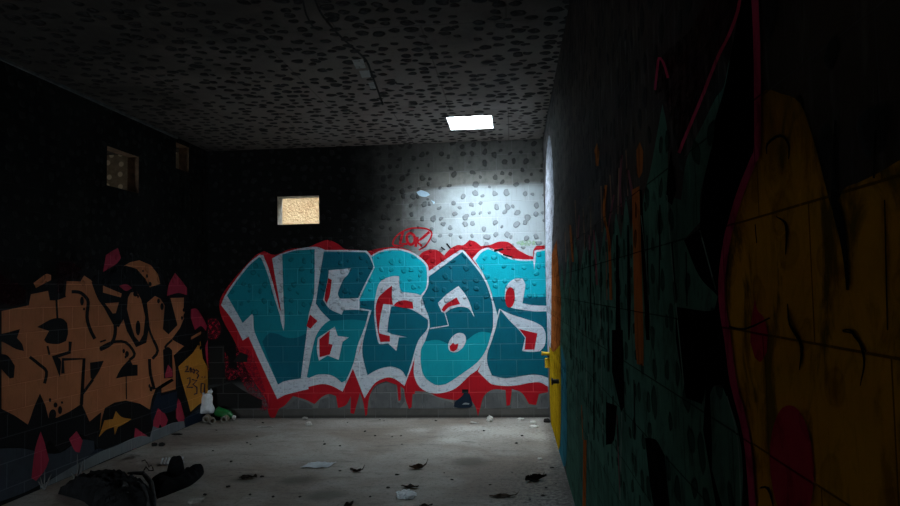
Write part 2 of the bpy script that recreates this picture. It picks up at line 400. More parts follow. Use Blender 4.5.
for (ax, az), (bx, bz) in (((WIN[0] + e, WIN[2]), (WIN[0] + e, WIN[3])), ((WIN[1] - e, WIN[2]), (WIN[1] - e, WIN[3])), ((WIN[0], WIN[2] + e), (WIN[1], WIN[2] + e)), ((WIN[0], WIN[3] - e), (WIN[1], WIN[3] - e))):
    bm.faces.new([bm.verts.new(p) for p in ((ax, DY + .002, az), (bx, DY + .002, bz), (bx, DY + WT - .002, bz), (ax, DY + WT - .002, az))])
link('window_1', bm_mesh(bm, recalc=False), plain('grey_reveal', (.34, .31, .27), .9, .4, 18), kind='structure', label='small unglazed opening in the end wall, sunlit tan stone beyond', cat='window')

bm = bmesh.new()
sx0, sx1, sy0, sy1 = SKY; e = .003
for q in (((sx0 + e, sy0), (sx0 + e, sy1)), ((sx1 - e, sy0), (sx1 - e, sy1)), ((sx0, sy0 + e), (sx1, sy0 + e)), ((sx0, sy1 - e), (sx1, sy1 - e))):
    (ax, ay), (bx, by) = q
    bm.faces.new([bm.verts.new(p) for p in ((ax, ay, HZ + .002), (bx, by, HZ + .002), (bx, by, HZ + CT - .002), (ax, ay, HZ + CT - .002))])
link('window_4', bm_mesh(bm, recalc=False), plain('pale_concrete', (.55, .57, .56), .9, .3, 14), kind='structure', label='bright square skylight opening in the ceiling near the back wall', cat='skylight')

# ------------------------------------------------------------------ paint on the walls
PAINT = {'wall_back': [['backdrop', None, 'mural_backdrop', 'red', 0, 'red cloud with drips painted behind the block letters', [['p', [[-3.782, 1.294],[-3.809, 1.529],[-3.633, 1.787],[-3.336, 2.094],[-3.215, 2.157],[-3.068, 2.101],[-2.867, 2.175],[-2.641, 2.189],[-2.495, 2.244],[-2.362, 2.279],[-2.231, 2.224],[-2.14, 2.157],[-1.969, 2.14],[-1.865, 2.119],[-1.734, 2.148],[-1.604, 2.164],[-1.461, 2.167],[-1.293, 2.118],[-1.191, 2.032],[-1.126, 2.095],[-1.022, 2.127],[-0.933, 2.11],[-0.857, 2.044],[-0.772, 2.131],[-0.682, 2.174],[-0.607, 2.172],[-0.53, 2.234],[-0.458, 2.213],[-0.383, 2.154],[-0.271, 2.164],[-0.167, 2.202],[-0.044, 2.197],[0.029, 2.144],[0.078, 2.099],[0.201, 2.026],[0.269, 2.004],[0.276, 2.088],[0.315, 2.137],[0.423, 2.142],[0.46, 2.141],[0.413, 0.313],[0.301, 0.289],[0.261, 0.153],[0.174, 0.166],[0.091, 0.302],[-0.033, 0.353],[-0.062, 0.154],[-0.106, 0.142],[-0.114, 0.341],[-0.27, 0.348],[-0.385, 0.268],[-0.432, 0.131],[-0.465, 0.02],[-0.494, 0.131],[-0.561, 0.244],[-0.764, 0.22],[-0.978, 0.264],[-1.092, 0.321],[-1.257, 0.335],[-1.292, 0.147],[-1.337, 0.11],[-1.38, 0.235],[-1.397, 0.361],[-1.442, 0.399],[-1.438, 0.223],[-1.47, 0.21],[-1.486, 0.412],[-1.627, 0.463],[-1.77, 0.401],[-1.849, 0.25],[-1.877, 0.048],[-1.897, 0.023],[-1.927, 0.212],[-1.965, 0.314],[-2.045, 0.049],[-2.091, 0.062],[-2.082, 0.276],[-2.148, 0.163],[-2.252, 0.125],[-2.277, 0.277],[-2.368, 0.303],[-2.46, 0.266],[-2.557, 0.177],[-2.696, 0.241],[-2.84, 0.28],[-2.959, 0.153],[-3.026, 0.116],[-3.092,-0.024],[-3.158, 0.039],[-3.197, 0.231],[-3.316, 0.411],[-3.461, 0.643],[-3.594, 0.954]]]]],
['fuzz', None, 'paint_blotch', 'darkred', 0, 'faded red spray blotches beside the letters', [['p', [[-3.689, 0.723],[-3.705, 0.65],[-3.75, 0.592],[-3.814, 0.56],[-3.886, 0.561],[-3.951, 0.594],[-3.996, 0.652],[-4.012, 0.726],[-3.996, 0.798],[-3.951, 0.857],[-3.886, 0.888],[-3.814, 0.888],[-3.749, 0.854],[-3.705, 0.796]]],
['p', [[-3.796, 1.151],[-3.808, 1.089],[-3.842, 1.04],[-3.89, 1.013],[-3.945, 1.014],[-3.993, 1.042],[-4.027, 1.092],[-4.039, 1.154],[-4.027, 1.216],[-3.993, 1.266],[-3.944, 1.293],[-3.89, 1.292],[-3.842, 1.264],[-3.808, 1.213]]],
['p', [[-3.555, 0.567],[-3.567, 0.533],[-3.601, 0.507],[-3.649, 0.492],[-3.703, 0.492],[-3.751, 0.508],[-3.785, 0.535],[-3.797, 0.569],[-3.785, 0.602],[-3.751, 0.629],[-3.703, 0.643],[-3.649, 0.643],[-3.6, 0.627],[-3.567, 0.6]]],
['p', [[-3.595, 0.941],[-3.407, 0.875],[-3.249, 0.487],[-3.144, 0.129],[-3.251, 0.078],[-3.409, 0.296],[-3.569, 0.593]]]]],
['V', None, 'graffiti_letter', 'white', 1, 'block letter V outlined in white', [['p', [[-3.741, 1.586],[-3.592, 1.799],[-3.416, 2.004],[-3.275, 2.111],[-3.224, 2.102],[-3.154, 1.927],[-3.083, 1.685],[-3.011, 1.399],[-2.991, 1.373],[-3.049, 1.71],[-3.108, 2.056],[-2.96, 2.125],[-2.734, 2.179],[-2.521, 2.195],[-2.409, 2.157],[-2.486, 1.751],[-2.534, 1.468],[-2.497, 1.134],[-2.599, 0.789],[-2.647, 0.534],[-2.635, 0.368],[-2.945, 0.294],[-3.047, 0.241],[-3.287, 0.745],[-3.426, 1.049],[-3.504, 0.998],[-3.639, 1.259],[-3.795, 1.463]]]]],
['V1', 'V', 'letter_fill', 'teal', 2, '', [['p', [[-3.714, 1.586],[-3.581, 1.773],[-3.408, 1.975],[-3.277, 2.082],[-3.241, 2.041],[-3.162, 1.836],[-3.083, 1.555],[-3.005, 1.315],[-2.992, 1.231],[-2.956, 1.114],[-2.945, 1.256],[-2.956, 1.514],[-2.971, 2.105],[-2.8, 2.151],[-2.54, 2.164],[-2.543, 1.773],[-2.558, 1.546],[-2.626, 1.315],[-2.654, 1.084],[-2.735, 0.504],[-2.944, 0.473],[-3.036, 0.428],[-3.344, 1.106],[-3.36, 1.301],[-3.373, 1.346],[-3.503, 1.225]]]]],
['V2', 'V', 'letter_shadow', 'darkteal', 3, '', [['p', [[-3.242, 0.979],[-3.179, 1.065],[-3.125, 1.091],[-3.032, 1.076],[-2.927, 1.03],[-2.808, 1.022],[-2.728, 1.047],[-2.654, 1.084],[-2.735, 0.504],[-2.943, 0.473],[-3.036, 0.429]]]]],
['E', None, 'graffiti_letter', 'white', 1, 'block letter E outlined in white', [['p', [[-2.436, 2.151],[-2.132, 2.144],[-1.859, 2.13],[-1.806, 2.072],[-1.73, 1.925],[-1.955, 1.517],[-1.962, 1.395],[-1.809, 1.367],[-1.856, 1.201],[-1.904, 1.062],[-1.964, 0.859],[-2.038, 0.656],[-2.19, 0.333],[-2.327, 0.405],[-2.458, 0.431],[-2.642, 0.394],[-2.68, 0.509],[-2.625, 0.802],[-2.564, 1.032],[-2.669, 1.11],[-2.667, 1.329],[-2.554, 1.469],[-2.498, 1.777]]]]],
['E1', 'E', 'letter_fill', 'teal', 2, '', [['p', [[-2.656, 0.522],[-2.6, 0.794],[-2.542, 1.019],[-2.477, 1.133],[-2.385, 1.222],[-2.293, 1.265],[-2.193, 1.309],[-2.166, 1.368],[-2.023, 1.374],[-1.835, 1.354],[-1.876, 1.202],[-1.924, 1.075],[-1.99, 0.91],[-2.044, 0.695],[-2.144, 0.48],[-2.202, 0.448],[-2.261, 0.5],[-2.352, 0.547],[-2.509, 0.552],[-2.627, 0.509]]]]],
['E2', 'E', 'letter_shadow', 'darkteal', 3, '', [['p', [[-2.418, 2.133],[-2.131, 2.123],[-1.875, 2.11],[-1.826, 2.06],[-1.765, 1.922],[-1.877, 1.714],[-1.973, 1.523],[-2.138, 1.518],[-2.215, 1.519],[-2.238, 1.592],[-2.161, 1.771],[-2.108, 1.821],[-2.063, 1.908],[-2.355, 1.888],[-2.369, 1.769],[-2.434, 1.505],[-2.346, 1.388],[-2.192, 1.314],[-2.166, 1.369],[-2.023, 1.374],[-1.835, 1.354],[-1.869, 1.227],[-2.057, 1.249],[-2.24, 1.239],[-2.332, 1.234],[-2.449, 1.351],[-2.53, 1.462],[-2.482, 1.772]]]]],
['E3', 'E', 'counter_outline', 'white', 4, '', [['p', [[-2.507, 1.019],[-2.284, 1.162],[-2.246, 1.041],[-2.101, 1.021],[-2.183, 0.966],[-2.236, 0.737],[-2.378, 0.792],[-2.494, 0.728],[-2.521, 0.869]]]]],
['E4', 'E', 'counter', 'red', 5, '', [['p', [[-2.486, 1.002],[-2.348, 1.113],[-2.363, 0.944],[-2.312, 0.931],[-2.351, 0.807],[-2.485, 0.772]]],
['p', [[-2.363, 1.787],[-2.317, 1.763],[-2.344, 1.568],[-2.384, 1.466],[-2.415, 1.518]]],
['p', [[-2.607, 1.322],[-2.51, 1.237],[-2.602, 1.139],[-2.655, 1.174]]]]],
['G', None, 'graffiti_letter', 'white', 1, 'block letter G outlined in white', [['p', [[-1.8, 2.065],[-1.669, 2.127],[-1.487, 2.151],[-1.293, 2.108],[-1.144, 2.012],[-1.061, 1.902],[-1.065, 1.634],[-1.142, 1.527],[-1.112, 1.381],[-1.05, 1.241],[-1.053, 1.089],[-1.183, 0.954],[-1.29, 0.65],[-1.39, 0.399],[-1.511, 0.488],[-1.613, 0.506],[-1.769, 0.439],[-1.908, 0.247],[-2.058, 0.637],[-1.958, 0.859],[-1.903, 1.075],[-1.856, 1.201],[-1.809, 1.367],[-1.971, 1.395],[-1.97, 1.518],[-1.743, 1.929]]]]],
['G1', 'G', 'letter_fill', 'cyan', 2, '', [['p', [[-1.794, 2.046],[-1.669, 2.107],[-1.487, 2.129],[-1.306, 2.089],[-1.162, 1.993],[-1.085, 1.892],[-1.089, 1.647],[-1.164, 1.543],[-1.211, 1.564],[-1.404, 1.592],[-1.432, 1.641],[-1.44, 1.792],[-1.518, 1.796],[-1.648, 1.753],[-1.714, 1.677],[-1.765, 1.455],[-1.953, 1.459],[-1.953, 1.517],[-1.755, 1.91]]]]],
['G2', 'G', 'letter_shadow', 'darkteal', 3, '', [['p', [[-1.953, 1.484],[-1.76, 1.487],[-1.766, 1.366],[-1.747, 1.111],[-1.723, 0.953],[-1.685, 0.927],[-1.594, 0.939],[-1.487, 0.841],[-1.446, 1.018],[-1.348, 1.012],[-1.606, 1.012],[-1.588, 1.198],[-1.545, 1.407],[-1.471, 1.408],[-1.266, 1.354],[-1.076, 1.228],[-1.088, 1.115],[-1.208, 0.964],[-1.302, 0.675],[-1.365, 0.502],[-1.419, 0.592],[-1.534, 0.643],[-1.663, 0.632],[-1.78, 0.588],[-1.864, 0.538],[-1.923, 0.782],[-1.92, 0.948],[-1.849, 1.214],[-1.801, 1.364],[-1.954, 1.395]]]]],
['G3', 'G', 'counter_outline', 'white', 4, '', [['p', [[-1.713, 1.677],[-1.647, 1.747],[-1.517, 1.791],[-1.44, 1.788],[-1.433, 1.641],[-1.404, 1.59],[-1.211, 1.557],[-1.16, 1.522],[-1.112, 1.368],[-1.068, 1.232],[-1.266, 1.358],[-1.471, 1.412],[-1.549, 1.414],[-1.59, 1.198],[-1.601, 1.084],[-1.541, 1.057],[-1.348, 1.013],[-1.451, 1.023],[-1.486, 0.844],[-1.594, 0.941],[-1.71, 0.932],[-1.74, 1.047],[-1.765, 1.264],[-1.765, 1.379]]]]],
['G4', 'G', 'counter', 'red', 5, '', [['p', [[-1.748, 1.379],[-1.713, 1.518],[-1.623, 1.606],[-1.532, 1.675],[-1.534, 1.503],[-1.522, 1.428],[-1.648, 1.441],[-1.687, 1.276],[-1.71, 1.11],[-1.701, 1.065],[-1.567, 1.032],[-1.568, 0.961],[-1.693, 0.958],[-1.726, 1.111]]],
['p', [[-1.52, 1.416],[-1.47, 1.463],[-1.367, 1.484],[-1.269, 1.457],[-1.26, 1.373],[-1.368, 1.385]]]]],
['A', None, 'graffiti_letter', 'white', 1, 'block letter A outlined in white', [['p', [[-0.664, 2.103],[-0.607, 2.111],[-0.445, 1.908],[-0.329, 1.734],[-0.251, 1.506],[-0.226, 1.354],[-0.231, 1.09],[-0.329, 0.841],[-0.453, 0.605],[-0.555, 0.531],[-0.735, 0.369],[-0.901, 0.31],[-1.066, 0.309],[-1.192, 0.379],[-1.248, 0.473],[-1.271, 0.587],[-1.242, 0.851],[-1.227, 0.992],[-1.195, 0.983],[-1.117, 1.052],[-1.085, 1.102],[-1.082, 1.254],[-1.137, 1.394],[-1.174, 1.522],[-1.082, 1.647],[-1.075, 1.838]]]]],
['A1', 'A', 'letter_fill', 'cyan2', 2, '', [['p', [[-1.119, 0.957],[-1.007, 0.975],[-0.927, 0.969],[-0.839, 0.928],[-0.725, 0.896],[-0.597, 0.963],[-0.482, 1.044],[-0.393, 1.07],[-0.274, 1.053],[-0.347, 0.845],[-0.464, 0.686],[-0.689, 0.527],[-0.784, 0.464],[-0.866, 0.42],[-0.95, 0.408],[-1.017, 0.421],[-1.129, 0.51],[-1.175, 0.655],[-1.172, 0.854]]]]],
['A2', 'A', 'letter_shadow', 'darkteal', 3, '', [['p', [[-0.621, 2.086],[-0.465, 1.894],[-0.354, 1.73],[-0.274, 1.506],[-0.251, 1.354],[-0.253, 1.141],[-0.274, 1.053],[-0.393, 1.07],[-0.482, 1.044],[-0.597, 0.963],[-0.725, 0.896],[-0.839, 0.929],[-0.927, 0.969],[-1.007, 0.975],[-1.119, 0.957],[-1.068, 1.102],[-1.057, 1.139],[-1.065, 1.266],[-1.114, 1.394],[-1.15, 1.515],[-1.071, 1.647],[-1.056, 1.78]]]]],
['A3', 'A', 'counter_outline', 'white', 4, '', [['p', [[-0.68, 1.652],[-0.606, 1.562],[-0.549, 1.454],[-0.483, 1.251],[-0.551, 1.359],[-0.614, 1.386],[-0.697, 1.387],[-0.793, 1.357],[-0.849, 1.32],[-0.9, 1.327],[-0.948, 1.442],[-0.827, 1.554]]],
['s', [[-0.871, 1.331],[-0.821, 1.16],[-1.053, 1.128]],[[-0.856, 1.335],[-0.81, 1.15],[-1.051, 1.113]]],
['p', [[-0.624, 1.046],[-0.6, 1.01],[-0.599, 0.96],[-0.62, 0.905],[-0.659, 0.857],[-0.709, 0.825],[-0.759, 0.816],[-0.8, 0.831],[-0.823, 0.867],[-0.824, 0.917],[-0.803, 0.972],[-0.764, 1.02],[-0.715, 1.052],[-0.664, 1.061]]]]],
['A4', 'A', 'counter', 'red', 5, '', [['p', [[-0.9, 1.355],[-0.86, 1.415],[-0.707, 1.51],[-0.662, 1.424],[-0.798, 1.391],[-0.872, 1.327]]],
['p', [[-0.808, 0.891],[-0.762, 0.938],[-0.737, 0.915],[-0.694, 0.926],[-0.713, 0.858],[-0.758, 0.826],[-0.796, 0.839]]]]],
['S', None, 'graffiti_letter', 'white', 1, 'block letter S outlined in white and cut off by the wall corner', [['p', [[-0.494, 1.998],[-0.397, 2.097],[-0.297, 2.137],[-0.219, 2.106],[-0.098, 2.042],[0.0, 1.993],[0.143, 1.972],[0.273, 1.97],[0.291, 2.081],[0.465, 2.096],[0.421, 0.378],[0.317, 0.431],[0.205, 0.429],[0.031, 0.398],[-0.119, 0.391],[-0.281, 0.413],[-0.355, 0.473],[-0.454, 0.575],[-0.375, 0.754],[-0.328, 0.866],[-0.231, 1.09],[-0.225, 1.279],[-0.245, 1.505],[-0.329, 1.734]]]]],
['S1', 'S', 'letter_fill', 'cyan', 2, '', [['p', [[-0.457, 1.971],[-0.385, 2.065],[-0.295, 2.114],[-0.22, 2.083],[-0.099, 2.02],[-0.0, 1.973],[0.142, 1.952],[0.27, 1.951],[0.281, 1.835],[0.299, 1.961],[0.31, 2.061],[0.465, 2.078],[0.449, 1.468],[0.156, 1.48],[-0.094, 1.49],[-0.255, 1.493],[-0.259, 1.55],[-0.337, 1.753]]]]],
['S2', 'S', 'letter_shadow', 'darkteal', 3, '', [['p', [[-0.255, 1.506],[-0.094, 1.509],[0.156, 1.493],[0.45, 1.498],[0.424, 0.491],[0.319, 0.524],[0.213, 0.532],[0.041, 0.506],[-0.079, 0.49],[-0.157, 0.493],[-0.279, 0.522],[-0.333, 0.673],[-0.331, 0.796],[-0.269, 0.968],[-0.205, 1.165],[-0.199, 1.291]]]]],
['S3', 'S', 'counter_outline', 'white', 4, '', [['p', [[-0.097, 1.49],[-0.086, 1.603],[-0.044, 1.676],[0.011, 1.72],[0.062, 1.737],[0.131, 1.733],[0.163, 1.657],[0.145, 1.536],[0.123, 1.42],[0.254, 1.394],[0.422, 1.384],[0.42, 1.315],[0.277, 1.316],[0.159, 1.333],[0.003, 1.36],[-0.071, 1.396]]],
['p', [[-0.166, 1.359],[-0.04, 1.291],[0.156, 1.223],[0.286, 1.177],[0.371, 1.114],[0.404, 1.014],[0.385, 0.889],[0.327, 0.819],[0.215, 0.811],[0.103, 0.824],[0.144, 0.986],[0.072, 1.086],[-0.05, 1.213]]],
['s', [[-0.171, 1.356],[-0.228, 1.168]],[[-0.154, 1.351],[-0.211, 1.163]]]]],
['S4', 'S', 'counter', 'red', 5, '', [['p', [[0.029, 1.492],[0.018, 1.436],[-0.002, 1.392],[-0.028, 1.369],[-0.054, 1.371],[-0.077, 1.397],[-0.09, 1.444],[-0.092, 1.501],[-0.081, 1.557],[-0.061, 1.601],[-0.035, 1.625],[-0.008, 1.623],[0.014, 1.596],[0.027, 1.549]]],
['p', [[0.072, 1.099],[0.299, 1.041],[0.258, 0.84],[0.137, 0.841],[0.153, 0.993]]]]],
['LOK', None, 'graffiti_tag', 'red', 1, 'small red tag reading LOK in an oval', [['s', [[-1.373, 2.187],[-1.409, 2.189],[-1.458, 2.193],[-1.493, 2.2],[-1.503, 2.207],[-1.504, 2.214],[-1.501, 2.228],[-1.495, 2.247],[-1.483, 2.268],[-1.466, 2.289],[-1.445, 2.311],[-1.418, 2.332],[-1.386, 2.351],[-1.351, 2.368],[-1.311, 2.383],[-1.266, 2.392],[-1.213, 2.396],[-1.155, 2.394],[-1.107, 2.388],[-1.073, 2.379],[-1.048, 2.367],[-1.031, 2.353],[-1.021, 2.341],[-1.018, 2.33],[-1.02, 2.313],[-1.03, 2.286],[-1.047, 2.254],[-1.066, 2.226],[-1.081, 2.203],[-1.097, 2.185],[-1.115, 2.169],[-1.139, 2.153],[-1.166, 2.14],[-1.185, 2.131]],[[-1.374, 2.167],[-1.41, 2.169],[-1.46, 2.173],[-1.5, 2.18],[-1.52, 2.195],[-1.524, 2.215],[-1.521, 2.234],[-1.514, 2.255],[-1.501, 2.279],[-1.482, 2.303],[-1.458, 2.326],[-1.43, 2.349],[-1.396, 2.369],[-1.359, 2.387],[-1.317, 2.403],[-1.269, 2.413],[-1.214, 2.416],[-1.154, 2.414],[-1.103, 2.408],[-1.066, 2.398],[-1.038, 2.384],[-1.017, 2.368],[-1.003, 2.351],[-0.997, 2.331],[-1.0, 2.307],[-1.011, 2.277],[-1.03, 2.244],[-1.048, 2.214],[-1.065, 2.191],[-1.082, 2.17],[-1.103, 2.152],[-1.129, 2.136],[-1.157, 2.122],[-1.176, 2.112]]],
['s', [[-1.398, 2.364],[-1.436, 2.203],[-1.328, 2.184]],[[-1.364, 2.355],[-1.403, 2.214],[-1.326, 2.218]]],
['s', [[-1.309, 2.234],[-1.312, 2.255],[-1.316, 2.283],[-1.314, 2.302],[-1.306, 2.313],[-1.294, 2.322],[-1.285, 2.325],[-1.274, 2.32],[-1.26, 2.308],[-1.25, 2.294],[-1.247, 2.274],[-1.249, 2.246],[-1.254, 2.227],[-1.262, 2.218],[-1.275, 2.211],[-1.283, 2.21],[-1.291, 2.215],[-1.303, 2.23],[-1.313, 2.242]],[[-1.344, 2.229],[-1.347, 2.251],[-1.35, 2.282],[-1.347, 2.313],[-1.332, 2.337],[-1.31, 2.353],[-1.283, 2.359],[-1.257, 2.35],[-1.234, 2.331],[-1.217, 2.306],[-1.212, 2.275],[-1.214, 2.241],[-1.223, 2.211],[-1.241, 2.19],[-1.264, 2.178],[-1.29, 2.176],[-1.313, 2.189],[-1.33, 2.208],[-1.34, 2.221]]],
['s', [[-1.21, 2.293],[-1.238, 2.167]],[[-1.176, 2.285],[-1.204, 2.159]]],
['s', [[-1.051, 2.364],[-1.138, 2.291],[-1.217, 2.23],[-1.151, 2.159]],[[-1.028, 2.338],[-1.116, 2.264],[-1.182, 2.226],[-1.127, 2.184]]]]],
['splash', None, 'paint_splash', 'paleblue', 0, 'pale blue splash of paint above the red tag', [['p', [[-1.197, 2.869],[-1.139, 2.893],[-1.049, 2.858],[-1.023, 2.825],[-1.088, 2.801],[-1.166, 2.823]]],
['p', [[-1.012, 2.76],[-0.96, 2.733],[-0.974, 2.701]]]]],
['dashes', None, 'paint_dash', 'black', 2, 'short black paint dashes along the red cloud', [['s', [[-0.83, 2.19],[-0.78, 2.125]],[[-0.814, 2.203],[-0.764, 2.137]]],
['s', [[-0.838, 2.12],[-0.888, 2.16]],[[-0.848, 2.107],[-0.898, 2.147]]],
['s', [[-0.217, 2.073],[-0.097, 2.095]],[[-0.222, 2.1],[-0.102, 2.123]]],
['s', [[-0.11, 2.03],[0.003, 1.996]],[[-0.104, 2.049],[0.008, 2.014]]]]],
['greenmark', None, 'paint_splash', 'palegreen', 0, 'pale green mist of paint near the right wall corner', [['p', [[0.336, 2.175],[0.322, 2.16],[0.283, 2.148],[0.228, 2.143],[0.166, 2.144],[0.111, 2.152],[0.073, 2.166],[0.06, 2.181],[0.074, 2.196],[0.113, 2.208],[0.168, 2.213],[0.23, 2.212],[0.285, 2.204],[0.323, 2.19]]]]],
['grey', None, 'buffed_patch', 'grey', 1, 'grey buffed wall showing under the red drips', [['p', [[-1.744, 0.401],[-1.601, 0.444],[-1.499, 0.399],[-1.483, 0.198],[-1.451, 0.185],[-1.423, 0.374],[-1.398, 0.323],[-1.387, 0.21],[-1.452, 0.123],[-1.644, 0.123],[-1.825, 0.124],[-1.836, 0.25]]],
['p', [[-1.289, 0.298],[-1.092, 0.296],[-0.94, 0.233],[-0.802, 0.195],[-0.69, 0.12],[-0.943, 0.115],[-1.305, 0.116]]],
['p', [[-0.346, 0.305],[-0.233, 0.325],[-0.121, 0.328],[-0.113, 0.118],[-0.388, 0.113],[-0.412, 0.168]]],
['p', [[-0.021, 0.303],[0.053, 0.29],[0.149, 0.154],[0.161, 0.117],[-0.051, 0.111]]],
['p', [[0.325, 0.264],[0.412, 0.295],[0.408, 0.11],[0.272, 0.11]]],
['p', [[-2.486, 0.228],[-2.342, 0.278],[-2.29, 0.227],[-2.291, 0.126],[-2.513, 0.127]]],
['p', [[-2.92, 0.141],[-2.8, 0.242],[-2.669, 0.203],[-2.578, 0.152],[-2.591, 0.114],[-2.933, 0.115]]]]],
['black', None, 'paint_blotch', 'nearblack', 1, 'blackened blocks low in the left corner', [['p', [[-3.958, 0.389],[-3.649, 0.452],[-3.462, 0.335],[-3.25, 0.231],[-3.25, 0.129],[-3.958, 0.132]]],
['p', [[-3.958, 0.932],[-3.755, 0.943],[-3.729, 0.452],[-3.958, 0.428]]],
['p', [[-3.541, 0.85],[-3.434, 0.81],[-3.447, 0.72],[-3.635, 0.722]]]]],
['navy', None, 'paint_patch', 'navy', 2, 'dark navy painted lump shape above the floor', [['p', [[-0.771, 0.139],[-0.751, 0.195],[-0.674, 0.257],[-0.635, 0.307],[-0.566, 0.3],[-0.543, 0.231],[-0.531, 0.157],[-0.564, 0.126],[-0.69, 0.116]]]]],
['navy1', 'navy', 'highlight', 'palegrey', 3, '', [['p', [[-0.663, 0.164],[-0.625, 0.186],[-0.569, 0.178],[-0.575, 0.162]]]]],
['slot', None, 'vent_slot', 'black', 2, 'small black slot in the block wall', [['q', [[-0.66, 0.353],[-0.58, 0.352],[-0.581, 0.304],[-0.661, 0.304]]]]]], 'wall_left': [['Lback', None, 'mural_backdrop', 'inkblack', 0, 'black ground behind the orange letters', [['p', [[4.878, 1.46],[5.131, 1.543],[5.352, 1.602],[5.655, 1.726],[5.923, 1.791],[6.216, 1.871],[6.455, 1.859],[6.659, 1.945],[6.988, 2.031],[7.31, 2.024],[7.616, 1.913],[7.756, 1.721],[7.899, 1.629],[8.306, 1.639],[8.387, 1.415],[8.498, 1.187],[8.756, 1.211],[8.845, 0.947],[8.997, 0.712],[9.028, 0.406],[8.935, 0.198],[8.756, 0.125],[8.698,-0.004],[8.232, 0.011],[8.104, 0.236],[7.742, 0.253],[7.628, 0.206],[7.432, 0.101],[7.369, 0.06],[7.105, 0.178],[6.824, 0.085],[6.479, 0.114],[6.349, 0.255],[6.163, 0.349],[6.047, 0.283],[5.88, 0.251],[5.744, 0.383],[5.618, 0.31],[5.377, 0.405],[4.9, 0.511]]]]],
['Lpink', None, 'paint_splash', 'pink', 1, 'pink paint splashes and drips around the orange letters', [['p', [[6.504, 1.841],[6.552, 2.009],[6.656, 2.054],[6.762, 2.091],[6.818, 1.992],[6.728, 1.927]]],
['p', [[7.778, 1.595],[7.824, 1.733],[7.969, 1.865],[8.121, 1.784],[8.277, 1.688],[8.277, 1.602],[8.045, 1.628]]],
['p', [[8.385, 1.428],[8.551, 1.423],[8.724, 1.303],[8.843, 1.194],[8.813, 1.131],[8.666, 1.203],[8.496, 1.162],[8.386, 1.316]]],
['p', [[8.783, 0.939],[8.873, 1.01],[8.918, 0.876],[8.918, 0.512],[8.843, 0.676]]],
['p', [[5.62, 0.48],[5.666, 0.391],[5.733, 0.217],[5.683, 0.145],[5.572, 0.084],[5.516, 0.123],[5.554, 0.345]]],
['p', [[6.002, 0.337],[6.111, 0.386],[6.202, 0.282],[6.158, 0.182],[6.09, 0.211]]],
['p', [[7.084, 0.099],[7.103, 0.22],[7.222, 0.175],[7.388, 0.056],[7.326, 0.016],[7.243, 0.108],[7.164, 0.02],[7.066,-0.02]]],
['p', [[7.493, 0.329],[7.625, 0.34],[7.74, 0.253],[7.81, 0.172],[7.718, 0.066],[7.626, 0.162],[7.56, 0.086],[7.473, 0.169]]],
['p', [[8.002, 0.253],[8.051, 0.386],[8.152, 0.287],[8.256, 0.09],[8.102, 0.072],[8.002, 0.16]]]]],
['Lpink2', None, 'paint_splash', 'maroon', 0, 'dull maroon paint mist above the orange letters', [['p', [[4.919, 1.803],[5.126, 1.792],[5.214, 1.746],[5.35, 1.716],[5.446, 1.618],[5.412, 1.553],[5.285, 1.531],[5.185, 1.565],[4.924, 1.593]]],
['p', [[5.797, 1.911],[5.992, 1.919],[6.17, 1.87],[6.141, 1.777],[5.938, 1.747],[5.912, 1.613],[5.816, 1.614]]]]],
['Lfill', None, 'graffiti_lettering', 'orange', 2, 'orange interlocking letters with black outlines', [['p', [[4.875, 1.475],[5.129, 1.512],[5.445, 1.552],[5.467, 1.642],[5.699, 1.671],[5.733, 1.585],[5.8, 1.588],[5.909, 1.613],[5.928, 1.755],[6.138, 1.758],[6.198, 1.815],[6.324, 1.77],[6.388, 1.723],[6.472, 1.578],[6.592, 1.449],[6.698, 1.336],[6.77, 1.302],[6.879, 1.378],[6.955, 1.251],[7.132, 1.072],[7.294, 1.102],[7.355, 1.283],[7.3, 1.53],[7.49, 1.614],[7.644, 1.58],[7.758, 1.487],[7.715, 1.219],[7.802, 1.168],[7.995, 1.25],[7.828, 1.555],[7.852, 1.588],[8.223, 1.584],[8.223, 1.429],[8.276, 1.358],[8.121, 1.196],[7.922, 1.09],[8.225, 0.996],[8.304, 0.954],[7.972, 0.876],[8.022, 0.754],[8.023, 0.484],[7.652, 0.487],[7.628, 0.568],[7.925, 0.619],[7.736, 0.592],[7.555, 0.561],[7.468, 0.453],[7.414, 0.343],[7.188, 0.444],[6.92, 0.519],[6.722, 0.53],[6.57, 0.507],[6.521, 0.409],[6.441, 0.273],[6.471, 0.485],[6.296, 0.423],[6.171, 0.61],[6.011, 0.565],[5.835, 0.544],[5.706, 0.568],[5.659, 0.686],[5.606, 0.786],[5.558, 0.702],[5.507, 0.604],[5.461, 0.556],[5.301, 0.658],[5.146, 0.747],[4.89, 0.856]]]]],
['Lf2', 'Lfill', 'letter_piece', 'orange', 3, '', [['p', [[6.743, 1.882],[6.978, 1.967],[7.171, 1.996],[7.42, 1.952],[7.595, 1.848],[7.641, 1.725],[7.379, 1.681],[7.275, 1.776],[7.094, 1.879],[6.903, 1.904],[6.655, 1.848],[6.552, 1.806]]],
['p', [[6.502, 1.708],[6.832, 1.629],[6.815, 1.59],[6.503, 1.641]]],
['p', [[6.521, 1.535],[6.78, 1.54],[6.727, 1.434],[6.625, 1.428]]],
['p', [[6.982, 1.649],[7.136, 1.659],[7.236, 1.563],[7.321, 1.371],[7.281, 1.179],[7.18, 1.1],[7.062, 1.172],[6.985, 1.301],[6.908, 1.466],[6.925, 1.588]]],
['p', [[8.355, 1.096],[8.662, 1.152],[8.691, 1.087],[8.382, 1.033]]],
['p', [[5.507, 1.725],[5.662, 1.803],[5.728, 1.796],[5.729, 1.753],[5.538, 1.684]]]]],
